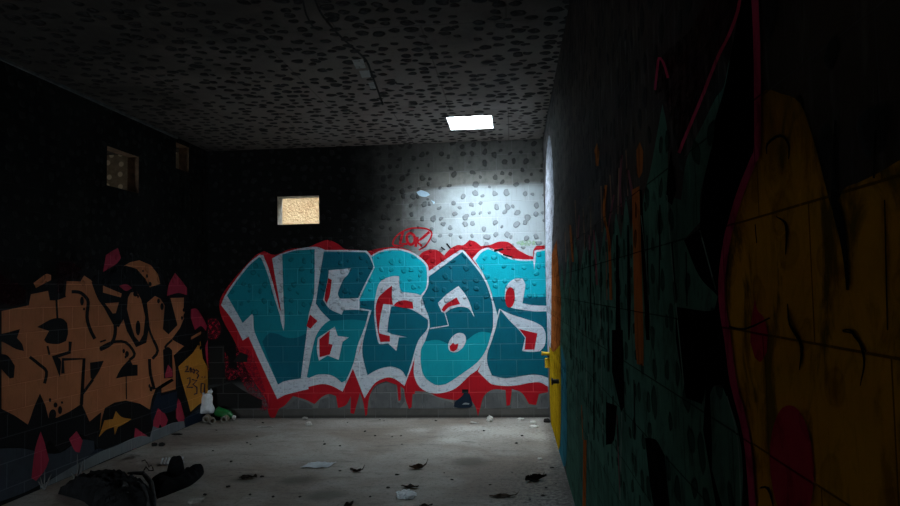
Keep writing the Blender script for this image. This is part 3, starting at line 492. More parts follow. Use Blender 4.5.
['Lf3', 'Lfill', 'letter_piece', 'amber', 3, '', [['p', [[8.41, 0.896],[8.662, 1.025],[8.749, 0.789],[8.92, 0.646],[8.981, 0.485],[8.889, 0.24],[8.605, 0.201],[8.358, 0.156],[8.251, 0.331],[8.096, 0.591],[8.02, 0.765]]],
['p', [[6.47, 0.409],[6.691, 0.388],[6.739, 0.458],[6.846, 0.38],[7.032, 0.326],[6.889, 0.302],[6.777, 0.293],[6.724, 0.225],[6.706, 0.307],[6.571, 0.304],[6.456, 0.261]]]]],
['Lout', 'Lfill', 'letter_outline', 'inkblack', 4, '', [['p', [[5.134, 1.173],[5.22, 1.149],[5.299, 1.063],[5.29, 0.97],[5.246, 0.968],[5.136, 1.066]]],
['p', [[4.925, 1.339],[5.131, 1.326],[5.352, 1.352],[5.319, 1.282],[5.378, 1.23],[5.402, 1.171],[5.309, 1.195],[5.132, 1.272],[4.926, 1.309]]],
['p', [[5.555, 1.357],[5.746, 1.416],[5.882, 1.415],[5.952, 1.372],[5.968, 1.282],[5.941, 1.212],[5.831, 1.194],[5.685, 1.214],[5.646, 1.243],[5.709, 1.315]]],
['p', [[5.757, 1.085],[5.851, 1.069],[5.878, 1.035],[5.862, 0.899]]],
['p', [[6.3, 0.983],[6.524, 0.979],[6.443, 0.883],[6.349, 0.81],[6.311, 0.843]]],
['p', [[6.987, 0.952],[7.044, 0.885],[7.142, 0.875],[7.143, 0.76],[6.919, 0.778],[6.733, 0.781],[6.822, 0.868]]],
['p', [[7.194, 1.259],[7.19, 1.224],[7.177, 1.197],[7.158, 1.183],[7.136, 1.185],[7.117, 1.201],[7.103, 1.229],[7.098, 1.264],[7.103, 1.298],[7.116, 1.325],[7.135, 1.339],[7.156, 1.338],[7.176, 1.322],[7.189, 1.294]]],
['p', [[7.683, 0.983],[7.799, 1.007],[7.895, 0.964],[7.921, 0.642],[7.708, 0.658]]],
['p', [[8.018, 0.746],[8.145, 0.544],[8.276, 0.243],[8.355, 0.157],[8.224, 0.108],[8.12, 0.316],[8.019, 0.607]]],
['p', [[6.567, 0.507],[6.719, 0.531],[6.916, 0.519],[7.184, 0.445],[7.41, 0.343],[7.433, 0.166],[7.391, 0.066],[7.197, 0.17],[7.07, 0.257],[7.03, 0.326],[6.844, 0.38],[6.737, 0.459],[6.689, 0.388],[6.535, 0.407]]],
['p', [[5.717, 1.589],[5.729, 1.658],[5.796, 1.632],[5.905, 1.649],[5.934, 1.604],[5.81, 1.579]]],
['p', [[6.197, 1.564],[6.195, 1.546],[6.187, 1.532],[6.175, 1.524],[6.163, 1.525],[6.151, 1.533],[6.143, 1.547],[6.14, 1.565],[6.142, 1.582],[6.15, 1.596],[6.161, 1.604],[6.174, 1.604],[6.186, 1.596],[6.194, 1.581]]],
['p', [[6.215, 1.489],[6.214, 1.483],[6.21, 1.479],[6.204, 1.477],[6.197, 1.477],[6.191, 1.48],[6.186, 1.484],[6.185, 1.49],[6.186, 1.495],[6.19, 1.5],[6.196, 1.502],[6.203, 1.502],[6.209, 1.499],[6.214, 1.495]]],
['p', [[5.815, 0.577],[5.805, 0.558],[5.787, 0.546],[5.766, 0.542],[5.745, 0.549],[5.729, 0.563],[5.72, 0.583],[5.721, 0.604],[5.731, 0.623],[5.748, 0.636],[5.769, 0.639],[5.79, 0.633],[5.807, 0.619],[5.816, 0.599]]],
['p', [[5.897, 0.612],[5.894, 0.597],[5.886, 0.586],[5.875, 0.581],[5.862, 0.584],[5.85, 0.592],[5.842, 0.606],[5.839, 0.621],[5.842, 0.636],[5.85, 0.647],[5.861, 0.651],[5.874, 0.649],[5.885, 0.641],[5.894, 0.627]]],
['p', [[5.833, 0.665],[5.831, 0.656],[5.823, 0.65],[5.813, 0.647],[5.801, 0.649],[5.79, 0.655],[5.782, 0.664],[5.779, 0.674],[5.782, 0.683],[5.789, 0.69],[5.8, 0.693],[5.812, 0.691],[5.823, 0.685],[5.83, 0.676]]],
['p', [[5.748, 0.722],[5.747, 0.715],[5.743, 0.709],[5.736, 0.707],[5.729, 0.708],[5.723, 0.713],[5.719, 0.719],[5.717, 0.727],[5.718, 0.734],[5.723, 0.739],[5.729, 0.741],[5.736, 0.74],[5.742, 0.736],[5.747, 0.73]]],
['p', [[5.909, 0.675],[5.908, 0.67],[5.904, 0.667],[5.898, 0.666],[5.891, 0.667],[5.885, 0.67],[5.881, 0.675],[5.879, 0.68],[5.88, 0.684],[5.885, 0.688],[5.891, 0.689],[5.897, 0.688],[5.903, 0.685],[5.908, 0.68]]],
['p', [[6.896, 1.04],[6.894, 1.031],[6.888, 1.024],[6.879, 1.02],[6.869, 1.021],[6.86, 1.026],[6.854, 1.034],[6.851, 1.044],[6.853, 1.054],[6.859, 1.061],[6.868, 1.064],[6.878, 1.064],[6.887, 1.059],[6.893, 1.05]]],
['p', [[6.971, 1.003],[6.968, 0.99],[6.958, 0.98],[6.944, 0.975],[6.928, 0.977],[6.913, 0.984],[6.903, 0.996],[6.9, 1.009],[6.903, 1.022],[6.913, 1.032],[6.927, 1.037],[6.943, 1.035],[6.958, 1.028],[6.968, 1.017]]],
['p', [[6.93, 0.976],[6.928, 0.97],[6.922, 0.965],[6.914, 0.963],[6.905, 0.964],[6.897, 0.968],[6.891, 0.973],[6.889, 0.98],[6.891, 0.986],[6.897, 0.99],[6.905, 0.992],[6.914, 0.991],[6.922, 0.988],[6.928, 0.982]]],
['p', [[7.408, 0.615],[7.406, 0.606],[7.4, 0.6],[7.391, 0.597],[7.382, 0.598],[7.373, 0.603],[7.367, 0.611],[7.365, 0.62],[7.367, 0.629],[7.373, 0.635],[7.381, 0.638],[7.391, 0.637],[7.399, 0.632],[7.405, 0.624]]],
['p', [[7.453, 0.576],[7.45, 0.564],[7.441, 0.555],[7.428, 0.552],[7.414, 0.554],[7.401, 0.561],[7.392, 0.572],[7.389, 0.585],[7.392, 0.596],[7.401, 0.605],[7.413, 0.609],[7.428, 0.607],[7.441, 0.6],[7.45, 0.588]]],
['p', [[7.496, 0.624],[7.494, 0.615],[7.488, 0.608],[7.479, 0.605],[7.469, 0.607],[7.461, 0.612],[7.455, 0.62],[7.452, 0.63],[7.455, 0.639],[7.46, 0.646],[7.469, 0.649],[7.479, 0.648],[7.487, 0.643],[7.494, 0.634]]],
['p', [[7.139, 1.622],[7.134, 1.61],[7.122, 1.601],[7.103, 1.596],[7.083, 1.596],[7.065, 1.601],[7.052, 1.611],[7.048, 1.623],[7.052, 1.635],[7.064, 1.644],[7.083, 1.649],[7.103, 1.649],[7.121, 1.644],[7.134, 1.634]]],
['p', [[7.163, 1.595],[7.161, 1.588],[7.155, 1.583],[7.147, 1.58],[7.139, 1.58],[7.131, 1.583],[7.125, 1.589],[7.123, 1.596],[7.125, 1.603],[7.13, 1.608],[7.138, 1.611],[7.147, 1.611],[7.155, 1.608],[7.161, 1.602]]],
['p', [[7.609, 1.54],[7.606, 1.528],[7.597, 1.519],[7.584, 1.514],[7.571, 1.514],[7.558, 1.52],[7.549, 1.529],[7.546, 1.541],[7.549, 1.552],[7.558, 1.562],[7.57, 1.567],[7.584, 1.567],[7.597, 1.561],[7.606, 1.552]]],
['p', [[7.696, 1.476],[7.692, 1.458],[7.681, 1.444],[7.666, 1.437],[7.649, 1.437],[7.633, 1.445],[7.622, 1.46],[7.618, 1.478],[7.622, 1.495],[7.633, 1.509],[7.648, 1.517],[7.665, 1.516],[7.681, 1.508],[7.692, 1.494]]],
['p', [[8.209, 1.421],[8.206, 1.411],[8.199, 1.404],[8.189, 1.4],[8.177, 1.4],[8.167, 1.405],[8.159, 1.413],[8.157, 1.422],[8.159, 1.431],[8.167, 1.439],[8.177, 1.443],[8.188, 1.442],[8.199, 1.438],[8.206, 1.43]]],
['p', [[8.261, 1.346],[8.257, 1.33],[8.246, 1.318],[8.229, 1.312],[8.21, 1.312],[8.194, 1.32],[8.182, 1.333],[8.178, 1.349],[8.182, 1.365],[8.193, 1.377],[8.21, 1.383],[8.229, 1.383],[8.246, 1.375],[8.257, 1.362]]],
['p', [[8.168, 1.325],[8.165, 1.315],[8.158, 1.307],[8.148, 1.303],[8.136, 1.303],[8.126, 1.308],[8.119, 1.317],[8.116, 1.327],[8.119, 1.338],[8.126, 1.346],[8.136, 1.35],[8.147, 1.35],[8.158, 1.345],[8.165, 1.336]]],
['p', [[7.347, 1.818],[7.345, 1.808],[7.339, 1.8],[7.33, 1.796],[7.321, 1.796],[7.313, 1.8],[7.307, 1.807],[7.305, 1.817],[7.306, 1.826],[7.312, 1.834],[7.321, 1.838],[7.33, 1.839],[7.338, 1.834],[7.344, 1.827]]],
['p', [[7.262, 1.87],[7.26, 1.865],[7.255, 1.861],[7.246, 1.859],[7.237, 1.859],[7.229, 1.861],[7.223, 1.864],[7.221, 1.869],[7.223, 1.874],[7.229, 1.878],[7.237, 1.88],[7.246, 1.88],[7.255, 1.878],[7.26, 1.875]]],
['p', [[7.424, 1.731],[7.421, 1.72],[7.411, 1.711],[7.398, 1.707],[7.382, 1.707],[7.369, 1.711],[7.359, 1.72],[7.356, 1.73],[7.359, 1.741],[7.368, 1.749],[7.382, 1.754],[7.397, 1.754],[7.411, 1.749],[7.421, 1.741]]],
['p', [[8.631, 0.977],[8.628, 0.966],[8.62, 0.958],[8.609, 0.954],[8.596, 0.955],[8.585, 0.961],[8.577, 0.97],[8.574, 0.981],[8.577, 0.992],[8.584, 1.0],[8.596, 1.004],[8.609, 1.003],[8.62, 0.998],[8.628, 0.988]]],
['p', [[8.674, 0.923],[8.671, 0.912],[8.663, 0.904],[8.652, 0.9],[8.639, 0.901],[8.627, 0.907],[8.619, 0.916],[8.617, 0.928],[8.619, 0.938],[8.627, 0.946],[8.639, 0.95],[8.652, 0.949],[8.663, 0.944],[8.671, 0.934]]],
['s', [[5.976, 1.206],[5.977, 1.121],[5.75, 1.096]],[[6.025, 1.2],[6.01, 1.095],[5.765, 1.067]]],
['s', [[5.926, 0.926],[5.914, 1.04],[6.184, 1.025],[6.149, 0.621]],[[5.878, 0.932],[5.886, 1.067],[6.231, 1.032],[6.2, 0.611]]],
['s', [[5.459, 1.109],[5.492, 1.088],[5.538, 1.059],[5.581, 1.031],[5.617, 1.009],[5.647, 0.989],[5.663, 0.971],[5.662, 0.942],[5.65, 0.906],[5.639, 0.88]],[[5.482, 1.126],[5.515, 1.106],[5.562, 1.077],[5.605, 1.049],[5.642, 1.026],[5.677, 1.003],[5.702, 0.972],[5.702, 0.933],[5.688, 0.895],[5.678, 0.869]]],
['s', [[6.013, 1.635],[6.042, 1.635],[6.082, 1.634],[6.116, 1.631],[6.144, 1.623],[6.171, 1.61],[6.195, 1.596],[6.215, 1.583],[6.229, 1.571],[6.237, 1.55],[6.234, 1.512],[6.224, 1.462],[6.221, 1.413],[6.231, 1.37],[6.249, 1.332],[6.27, 1.295],[6.298, 1.256],[6.329, 1.22],[6.351, 1.195]],[[6.012, 1.665],[6.041, 1.666],[6.085, 1.665],[6.13, 1.661],[6.169, 1.65],[6.204, 1.634],[6.232, 1.618],[6.256, 1.602],[6.278, 1.582],[6.29, 1.551],[6.287, 1.507],[6.277, 1.457],[6.274, 1.412],[6.283, 1.374],[6.3, 1.338],[6.32, 1.304],[6.346, 1.267],[6.377, 1.232],[6.399, 1.207]]],
['s', [[6.312, 1.74],[6.339, 1.695],[6.378, 1.631],[6.429, 1.567],[6.496, 1.511],[6.572, 1.457],[6.631, 1.407],[6.665, 1.362],[6.684, 1.318],[6.69, 1.276],[6.685, 1.23],[6.667, 1.186],[6.637, 1.153],[6.579, 1.131],[6.503, 1.115],[6.448, 1.105]],[[6.364, 1.751],[6.39, 1.706],[6.429, 1.643],[6.477, 1.582],[6.541, 1.53],[6.618, 1.476],[6.682, 1.422],[6.721, 1.37],[6.744, 1.321],[6.751, 1.272],[6.745, 1.221],[6.724, 1.171],[6.683, 1.128],[6.61, 1.1],[6.528, 1.084],[6.471, 1.074]]],
['s', [[6.196, 0.603],[6.202, 0.697],[6.367, 0.81]],[[6.154, 0.612],[6.163, 0.714],[6.331, 0.83]]],
['s', [[6.471, 1.092],[6.52, 1.104],[6.592, 1.122],[6.666, 1.132],[6.744, 1.134],[6.827, 1.13],[6.898, 1.115],[6.963, 1.081],[7.024, 1.032],[7.054, 0.995],[7.043, 0.979],[7.004, 0.965],[6.97, 0.955]],[[6.447, 1.117],[6.497, 1.13],[6.571, 1.148],[6.653, 1.16],[6.739, 1.163],[6.832, 1.158],[6.922, 1.139],[7.002, 1.097],[7.07, 1.043],[7.109, 0.994],[7.089, 0.958],[7.038, 0.939],[7.003, 0.929]]],
['s', [[7.352, 0.915],[7.355, 0.874],[7.361, 0.814],[7.374, 0.75],[7.402, 0.683],[7.436, 0.614],[7.461, 0.565]],[[7.417, 0.91],[7.421, 0.868],[7.427, 0.809],[7.44, 0.748],[7.466, 0.683],[7.501, 0.614],[7.526, 0.565]]],
['s', [[7.441, 1.106],[7.473, 1.072],[7.515, 1.024],[7.533, 0.987],[7.51, 0.961],[7.462, 0.937],[7.425, 0.919]],[[7.495, 1.116],[7.528, 1.081],[7.573, 1.03],[7.595, 0.98],[7.563, 0.94],[7.509, 0.912],[7.471, 0.894]]],
['s', [[7.967, 0.868],[8.056, 0.9],[8.182, 0.944],[8.281, 0.967],[8.325, 0.954],[8.37, 0.919],[8.405, 0.89]],[[7.927, 0.893],[8.015, 0.925],[8.143, 0.97],[8.265, 0.996],[8.365, 0.974],[8.425, 0.931],[8.461, 0.9]]],
['s', [[6.911, 0.788],[6.921, 0.546]],[[6.931, 0.786],[6.941, 0.543]]],
['s', [[5.788, 1.585],[5.804, 1.421]],[[5.815, 1.585],[5.831, 1.421]]],
['s', [[5.678, 1.188],[5.705, 1.11]],[[5.704, 1.19],[5.731, 1.111]]],
['s', [[6.553, 1.185],[6.454, 1.173]],[[6.562, 1.169],[6.463, 1.157]]],
['s', [[7.296, 1.356],[7.315, 1.314],[7.344, 1.253],[7.381, 1.189],[7.432, 1.122],[7.491, 1.053],[7.533, 1.003]],[[7.341, 1.36],[7.36, 1.318],[7.389, 1.257],[7.425, 1.195],[7.476, 1.129],[7.535, 1.059],[7.577, 1.01]]],
['s', [[7.881, 1.092],[7.828, 1.073],[7.757, 1.047],[7.71, 1.019],[7.73, 0.987],[7.779, 0.965],[7.814, 0.951]],[[7.916, 1.07],[7.863, 1.052],[7.794, 1.027],[7.759, 1.008],[7.77, 1.0],[7.809, 0.983],[7.842, 0.97]]],
['s', [[5.13, 1.501],[5.451, 1.541],[5.475, 1.632],[5.69, 1.659],[5.715, 1.577],[5.802, 1.575],[5.925, 1.607],[5.94, 1.746],[6.142, 1.745],[6.197, 1.801],[6.305, 1.759],[6.363, 1.717],[6.446, 1.573],[6.566, 1.443],[6.673, 1.328],[6.779, 1.288],[6.865, 1.365],[6.926, 1.246],[7.111, 1.061],[7.318, 1.093],[7.383, 1.281],[7.327, 1.526],[7.496, 1.598],[7.617, 1.568],[7.719, 1.486],[7.677, 1.22],[7.81, 1.151],[8.028, 1.248],[7.859, 1.558],[7.855, 1.571],[8.193, 1.571],[8.18, 1.428],[8.233, 1.363],[8.084, 1.207],[7.883, 1.089],[8.201, 0.983],[8.269, 0.968],[7.936, 0.888],[7.981, 0.757],[7.987, 0.497],[7.653, 0.504],[7.651, 0.554],[7.943, 0.603],[7.714, 0.61],[7.525, 0.575],[7.434, 0.463],[7.399, 0.36],[7.194, 0.458],[6.917, 0.534],[6.71, 0.546],[6.547, 0.519],[6.494, 0.419],[6.46, 0.275],[6.488, 0.49],[6.302, 0.435],[6.178, 0.621],[5.997, 0.579],[5.827, 0.558],[5.716, 0.575],[5.674, 0.687],[5.603, 0.799],[5.538, 0.709],[5.487, 0.613],[5.46, 0.568],[5.307, 0.667],[5.159, 0.746],[5.143, 1.512]],[[5.123, 1.523],[5.433, 1.563],[5.454, 1.652],[5.701, 1.683],[5.746, 1.592],[5.791, 1.601],[5.887, 1.619],[5.91, 1.765],[6.128, 1.771],[6.193, 1.829],[6.336, 1.781],[6.407, 1.729],[6.492, 1.584],[6.611, 1.455],[6.716, 1.344],[6.754, 1.316],[6.885, 1.392],[6.977, 1.256],[7.145, 1.084],[7.262, 1.112],[7.32, 1.284],[7.266, 1.534],[7.476, 1.63],[7.663, 1.592],[7.789, 1.488],[7.746, 1.218],[7.787, 1.185],[7.954, 1.253],[7.789, 1.552],[7.841, 1.605],[8.244, 1.598],[8.258, 1.43],[8.311, 1.353],[8.15, 1.185],[7.954, 1.092],[8.241, 1.011],[8.331, 0.94],[8.0, 0.864],[8.055, 0.751],[8.052, 0.471],[7.643, 0.472],[7.598, 0.582],[7.899, 0.636],[7.749, 0.576],[7.578, 0.548],[7.496, 0.444],[7.421, 0.326],[7.174, 0.432],[6.916, 0.504],[6.728, 0.515],[6.588, 0.495],[6.542, 0.402],[6.416, 0.273],[6.448, 0.481],[6.284, 0.413],[6.158, 0.6],[6.019, 0.553],[5.838, 0.531],[5.69, 0.562],[5.638, 0.685],[5.604, 0.774],[5.573, 0.695],[5.521, 0.597],[5.456, 0.545],[5.289, 0.65],[5.127, 0.749],[5.111, 1.512]]],
['s', [[6.753, 1.871],[6.986, 1.955],[7.166, 1.982],[7.402, 1.939],[7.567, 1.841],[7.615, 1.733],[7.385, 1.694],[7.295, 1.785],[7.107, 1.89],[6.899, 1.918],[6.644, 1.859],[6.562, 1.795],[6.754, 1.871]],[[6.729, 1.893],[6.967, 1.979],[7.173, 2.01],[7.435, 1.964],[7.62, 1.855],[7.664, 1.717],[7.37, 1.667],[7.252, 1.767],[7.078, 1.867],[6.903, 1.891],[6.663, 1.836],[6.538, 1.816],[6.729, 1.893]]],
['s', [[6.983, 1.636],[7.121, 1.648],[7.209, 1.559],[7.292, 1.371],[7.253, 1.184],[7.173, 1.114],[7.082, 1.177],[7.007, 1.304],[6.93, 1.467],[6.947, 1.584],[7.002, 1.643]],[[6.976, 1.663],[7.148, 1.671],[7.26, 1.567],[7.346, 1.371],[7.305, 1.173],[7.183, 1.086],[7.038, 1.167],[6.96, 1.299],[6.882, 1.466],[6.9, 1.591],[6.957, 1.655]]],
['s', [[8.436, 0.884],[8.643, 1.012],[8.711, 0.787],[8.88, 0.644],[8.939, 0.49],[8.852, 0.253],[8.581, 0.218],[8.37, 0.169],[8.282, 0.331],[8.126, 0.592],[8.048, 0.756],[8.432, 0.882]],[[8.379, 0.908],[8.676, 1.039],[8.783, 0.79],[8.955, 0.648],[9.019, 0.479],[8.922, 0.228],[8.625, 0.184],[8.341, 0.145],[8.217, 0.332],[8.062, 0.592],[7.988, 0.775],[8.383, 0.909]]],
['s', [[8.37, 1.081],[8.662, 1.136],[8.66, 1.1],[8.377, 1.049],[8.387, 1.097]],[[8.336, 1.112],[8.656, 1.169],[8.716, 1.074],[8.383, 1.017],[8.319, 1.096]]]]],
['Lnav', None, 'paint_patch', 'navy', 1, 'dark navy paint low under the orange letters', [['p', [[7.428, 0.329],[7.502, 0.547],[7.635, 0.561],[7.658, 0.491],[8.025, 0.472],[8.026, 0.273],[7.857, 0.255],[7.716, 0.268],[7.581, 0.347],[7.451, 0.195]]],
['p', [[8.204, 0.112],[8.416, 0.146],[8.777, 0.172],[8.725,-0.009],[8.23,-0.012]]],
['p', [[6.166, 0.068],[6.428, 0.154],[6.646, 0.076],[6.398, 0.039]]]]],
['Lpk', 'Lfill', 'counter', 'pink', 5, '', [['p', [[7.729, 0.695],[7.798, 0.807],[7.894, 0.733],[7.909, 0.656],[7.741, 0.66]]],
['p', [[6.778, 1.706],[6.907, 1.727],[7.022, 1.686],[6.908, 1.655]]]]],
['Ltag', None, 'graffiti_tag', 'violet', 5, 'small dark violet handwritten tag on the orange letter', [['s', [[8.236, 0.726],[8.283, 0.737],[8.257, 0.699],[8.199, 0.672],[8.335, 0.655]],[[8.224, 0.742],[8.313, 0.741],[8.287, 0.688],[8.221, 0.682],[8.335, 0.671]]],
['s', [[8.338, 0.705],[8.387, 0.679],[8.377, 0.654],[8.368, 0.683],[8.393, 0.706]],[[8.363, 0.713],[8.421, 0.678],[8.377, 0.638],[8.333, 0.687],[8.361, 0.716]]],
['s', [[8.418, 0.684],[8.468, 0.658],[8.454, 0.632],[8.436, 0.66]],[[8.444, 0.692],[8.503, 0.657],[8.463, 0.616],[8.405, 0.655]]],
['s', [[8.504, 0.66],[8.578, 0.638],[8.511, 0.622],[8.578, 0.589],[8.525, 0.559]],[[8.521, 0.673],[8.615, 0.636],[8.548, 0.618],[8.615, 0.586],[8.556, 0.546]]],
['s', [[8.278, 0.578],[8.337, 0.585],[8.334, 0.533],[8.258, 0.477],[8.432, 0.449]],[[8.267, 0.594],[8.365, 0.591],[8.368, 0.524],[8.287, 0.481],[8.432, 0.465]]],
['s', [[8.401, 0.55],[8.523, 0.529],[8.414, 0.496],[8.524, 0.441],[8.524, 0.374],[8.453, 0.376]],[[8.408, 0.565],[8.559, 0.527],[8.449, 0.491],[8.558, 0.443],[8.558, 0.362],[8.464, 0.359]]],
['s', [[8.662, 0.467],[8.749, 0.456],[8.733, 0.318],[8.671, 0.363],[8.683, 0.472]],[[8.666, 0.482],[8.786, 0.455],[8.768, 0.306],[8.635, 0.365],[8.646, 0.477]]],
['s', [[8.665, 0.557],[8.682, 0.543]],[[8.697, 0.562],[8.715, 0.547]]],
['s', [[8.741, 0.547],[8.765, 0.532]],[[8.771, 0.554],[8.795, 0.538]]]]],
['Lcurb', None, 'bare_strip', 'curb', 2, 'bare grey strip of wall above the floor', [['p', [[5.621, 0.029],[5.88, 0.061],[6.164, 0.091],[6.476, 0.114],[6.784, 0.113],[7.063, 0.124],[7.241, 0.108],[7.407, 0.063],[7.471, 0.169],[7.625, 0.118],[7.903, 0.121],[8.202, 0.088],[8.228, 0.006],[7.856, 0.004],[7.408, 0.004],[7.007, 0.009],[6.477, 0.01],[5.882,-0.008],[5.621,-0.004]]]]],
['Lgrey', None, 'paint_patch', 'slate', 0, 'slate grey low wall under the pink drips', [['p', [[4.9, 0.489],[5.377, 0.397],[5.618, 0.31],[5.88, 0.242],[6.164, 0.294],[6.381, 0.239],[6.399, 0.076],[5.883, 0.06],[5.501, 0.03],[5.272, 0.032],[4.911, 0.051]]]]],
['Lstreak', None, 'paint_streak', 'soot_shade', 0, 'faint grey vertical streaks near the back corner', [['s', [[8.094, 3.041],[8.086, 2.983],[8.081, 2.9],[8.067, 2.808],[8.072, 2.696],[8.069, 2.57],[8.071, 2.482]],[[8.141, 3.05],[8.169, 2.999],[8.2, 2.92],[8.223, 2.827],[8.191, 2.706],[8.151, 2.576],[8.117, 2.484]]],
['s', [[8.355, 3.059],[8.383, 2.473]],[[8.412, 3.069],[8.441, 2.479]]],
['s', [[8.673, 3.214],[8.703, 2.372]],[[8.718, 3.222],[8.748, 2.376]]]]]], 'wall_right': [['Rgreen', None, 'mural_panel', 'green', 0, 'dark green spiky panel of the mural', [['p', [[6.583, 1.399],[6.287, 1.629],[5.962, 1.821],[5.769, 1.569],[5.3, 1.886],[5.117, 1.622],[4.692, 1.945],[4.419, 1.699],[4.068, 1.875],[3.844, 1.74],[3.572, 1.901],[3.408, 1.742],[3.151, 1.922],[3.028, 1.759],[2.853, 1.903],[2.747, 1.783],[2.598, 1.934],[2.516, 1.795],[2.397, 1.893],[2.315, 1.834],[2.234, 1.904],[2.146, 1.947],[1.944, 2.101],[1.9, 2.022],[1.906, 1.912],[1.928, 1.847],[1.775, 1.814],[1.707, 1.902],[1.554, 1.953],[1.455, 1.983],[1.397, 1.991],[1.36, 2.031],[1.349, 2.016],[1.415, 1.948],[1.477, 1.905],[1.571, 1.828],[1.601, 1.792],[1.608, 1.743],[1.759, 1.714],[1.624, 1.627],[1.492, 1.577],[1.532, 1.547],[1.726, 1.541],[1.796, 1.466],[1.661, 1.362],[1.561, 1.385],[1.468, 1.392],[1.39, 1.331],[1.374, 1.256],[1.407, 1.133],[1.718, 0.96],[2.548, 0.647],[5.338,-0.114],[6.155, 0.043],[6.683, 0.278],[6.704, 0.925]]]]],
['Rblack', None, 'mural_panel', 'inkblack', 1, 'black jagged figure beside the pink outline', [['p', [[1.273, 2.133],[1.315, 2.07],[1.343, 2.037],[1.394, 1.982],[1.461, 1.939],[1.473, 1.907],[1.568, 1.821],[1.606, 1.73],[1.755, 1.713],[1.629, 1.623],[1.488, 1.579],[1.528, 1.547],[1.865, 1.547],[1.878, 1.461],[1.793, 1.324],[1.645, 1.333],[1.605, 1.379],[1.644, 1.275],[1.562, 1.131],[1.527, 1.073],[1.438, 1.104],[1.517, 1.145],[1.583, 1.202],[1.574, 1.268],[1.576, 1.364],[1.542, 1.388],[1.484, 1.398],[1.407, 1.341],[1.373, 1.282],[1.382, 1.123],[1.336, 1.139],[1.341, 1.317],[1.417, 1.411],[1.458, 1.491],[1.459, 1.591],[1.405, 1.699],[1.337, 1.759],[1.253, 1.818],[1.223, 1.899],[1.213, 1.982],[1.213, 2.107]]],
['p', [[3.065, 1.418],[2.769, 1.435],[2.783, 1.141],[2.879, 1.102],[3.104, 1.234]]],
['p', [[2.369, 1.106],[2.187, 1.138],[2.071, 1.12],[2.006, 0.932],[2.143, 0.886],[2.282, 0.941]]],
['p', [[3.337, 1.069],[2.985, 1.108],[3.107, 0.943],[3.385, 0.861]]],
['p', [[1.938, 1.835],[1.902, 1.908],[1.858, 1.956],[1.819, 1.846],[1.869, 1.813]]],
['s', [[1.891, 1.717],[1.869, 1.565]],[[1.877, 1.717],[1.856, 1.565]]],
['s', [[2.023, 1.832],[2.081, 1.561]],[[2.01, 1.83],[2.067, 1.562]]],
['s', [[2.344, 1.92],[2.291, 1.431]],[[2.282, 1.912],[2.233, 1.435]]],
['s', [[1.745, 1.683],[1.754, 1.552]],[[1.735, 1.683],[1.744, 1.552]]]]],
['Rochre', None, 'mural_panel', 'ochre', 0, 'large ochre field of the mural nearest the viewer', [['p', [[1.225, 1.873],[1.22, 1.915],[1.176, 1.92],[1.118, 1.898],[1.046, 1.863],[1.003, 1.793],[0.98, 1.74],[0.968, 1.712],[0.956, 1.69],[0.928, 1.719],[0.884, 1.723],[0.837, 1.727],[0.785, 1.734],[0.692, 1.733],[0.733, 1.274],[1.34, 0.996],[1.328, 1.202],[1.344, 1.32],[1.411, 1.413],[1.435, 1.492],[1.456, 1.537],[1.459, 1.613],[1.409, 1.695],[1.348, 1.745],[1.251, 1.818]]]]],
['Rhaze', None, 'paint_mist', 'maroon', 0, 'dark red paint mist above the green spikes', [['p', [[2.037, 2.152],[1.956, 2.228],[1.857, 2.222],[1.632, 2.191],[1.43, 2.198],[1.276, 2.135],[1.316, 2.091],[1.442, 2.054],[1.57, 2.01],[1.681, 1.978],[1.787, 1.942],[1.862, 2.037],[1.92, 2.133]]]]],
['Rbrown', None, 'paint_streak', 'brown', 1, 'brown drips along the upper edge of the green panel', [['s', [[5.567, 2.043],[5.549, 1.805]],[[5.494, 2.037],[5.476, 1.803]]],
['s', [[4.638, 2.179],[4.576, 1.91]],[[4.579, 2.171],[4.519, 1.907]]],
['s', [[4.141, 2.068],[4.096, 1.819]],[[4.097, 2.063],[4.053, 1.817]]],
['s', [[3.761, 2.088],[3.769, 1.875]],[[3.725, 2.084],[3.733, 1.873]]],
['s', [[3.302, 2.074],[3.316, 1.86]],[[3.266, 2.069],[3.279, 1.857]]],
['s', [[2.995, 2.076],[2.972, 1.907]],[[2.969, 2.072],[2.946, 1.905]]],
['s', [[2.747, 2.063],[2.809, 1.89]],[[2.721, 2.059],[2.782, 1.887]]],
['s', [[2.569, 2.098],[2.558, 1.928]],[[2.55, 2.094],[2.539, 1.926]]],
['s', [[5.129, 1.876],[5.252, 1.512]],[[5.087, 1.874],[5.208, 1.513]]],
['s', [[3.183, 1.813],[3.211, 1.544]],[[3.153, 1.811],[3.18, 1.544]]]]],
['Rstreak', None, 'paint_streak', 'inkblack', 2, 'black vertical streaks running down the green panel', [['s', [[3.827, 1.804],[3.892, 1.37]],[[3.79, 1.802],[3.854, 1.372]]],
['s', [[3.372, 1.722],[3.473, 1.297]],[[3.346, 1.721],[3.445, 1.3]]],
['s', [[2.852, 1.81],[2.881, 1.705],[2.916, 1.556],[2.954, 1.424],[2.963, 1.334],[2.974, 1.263],[2.977, 1.216]],[[2.812, 1.807],[2.81, 1.703],[2.813, 1.557],[2.818, 1.432],[2.857, 1.343],[2.899, 1.271],[2.934, 1.222]]],
['s', [[2.574, 1.825],[2.591, 1.751],[2.612, 1.645],[2.633, 1.553],[2.634, 1.489],[2.635, 1.439],[2.633, 1.406]],[[2.55, 1.823],[2.549, 1.748],[2.552, 1.644],[2.554, 1.554],[2.573, 1.491],[2.592, 1.442],[2.609, 1.408]]],
['s', [[4.506, 1.842],[4.592, 1.329]],[[4.47, 1.84],[4.555, 1.332]]],
['s', [[5.236, 1.512],[5.296, 1.066]],[[5.199, 1.513],[5.257, 1.07]]],
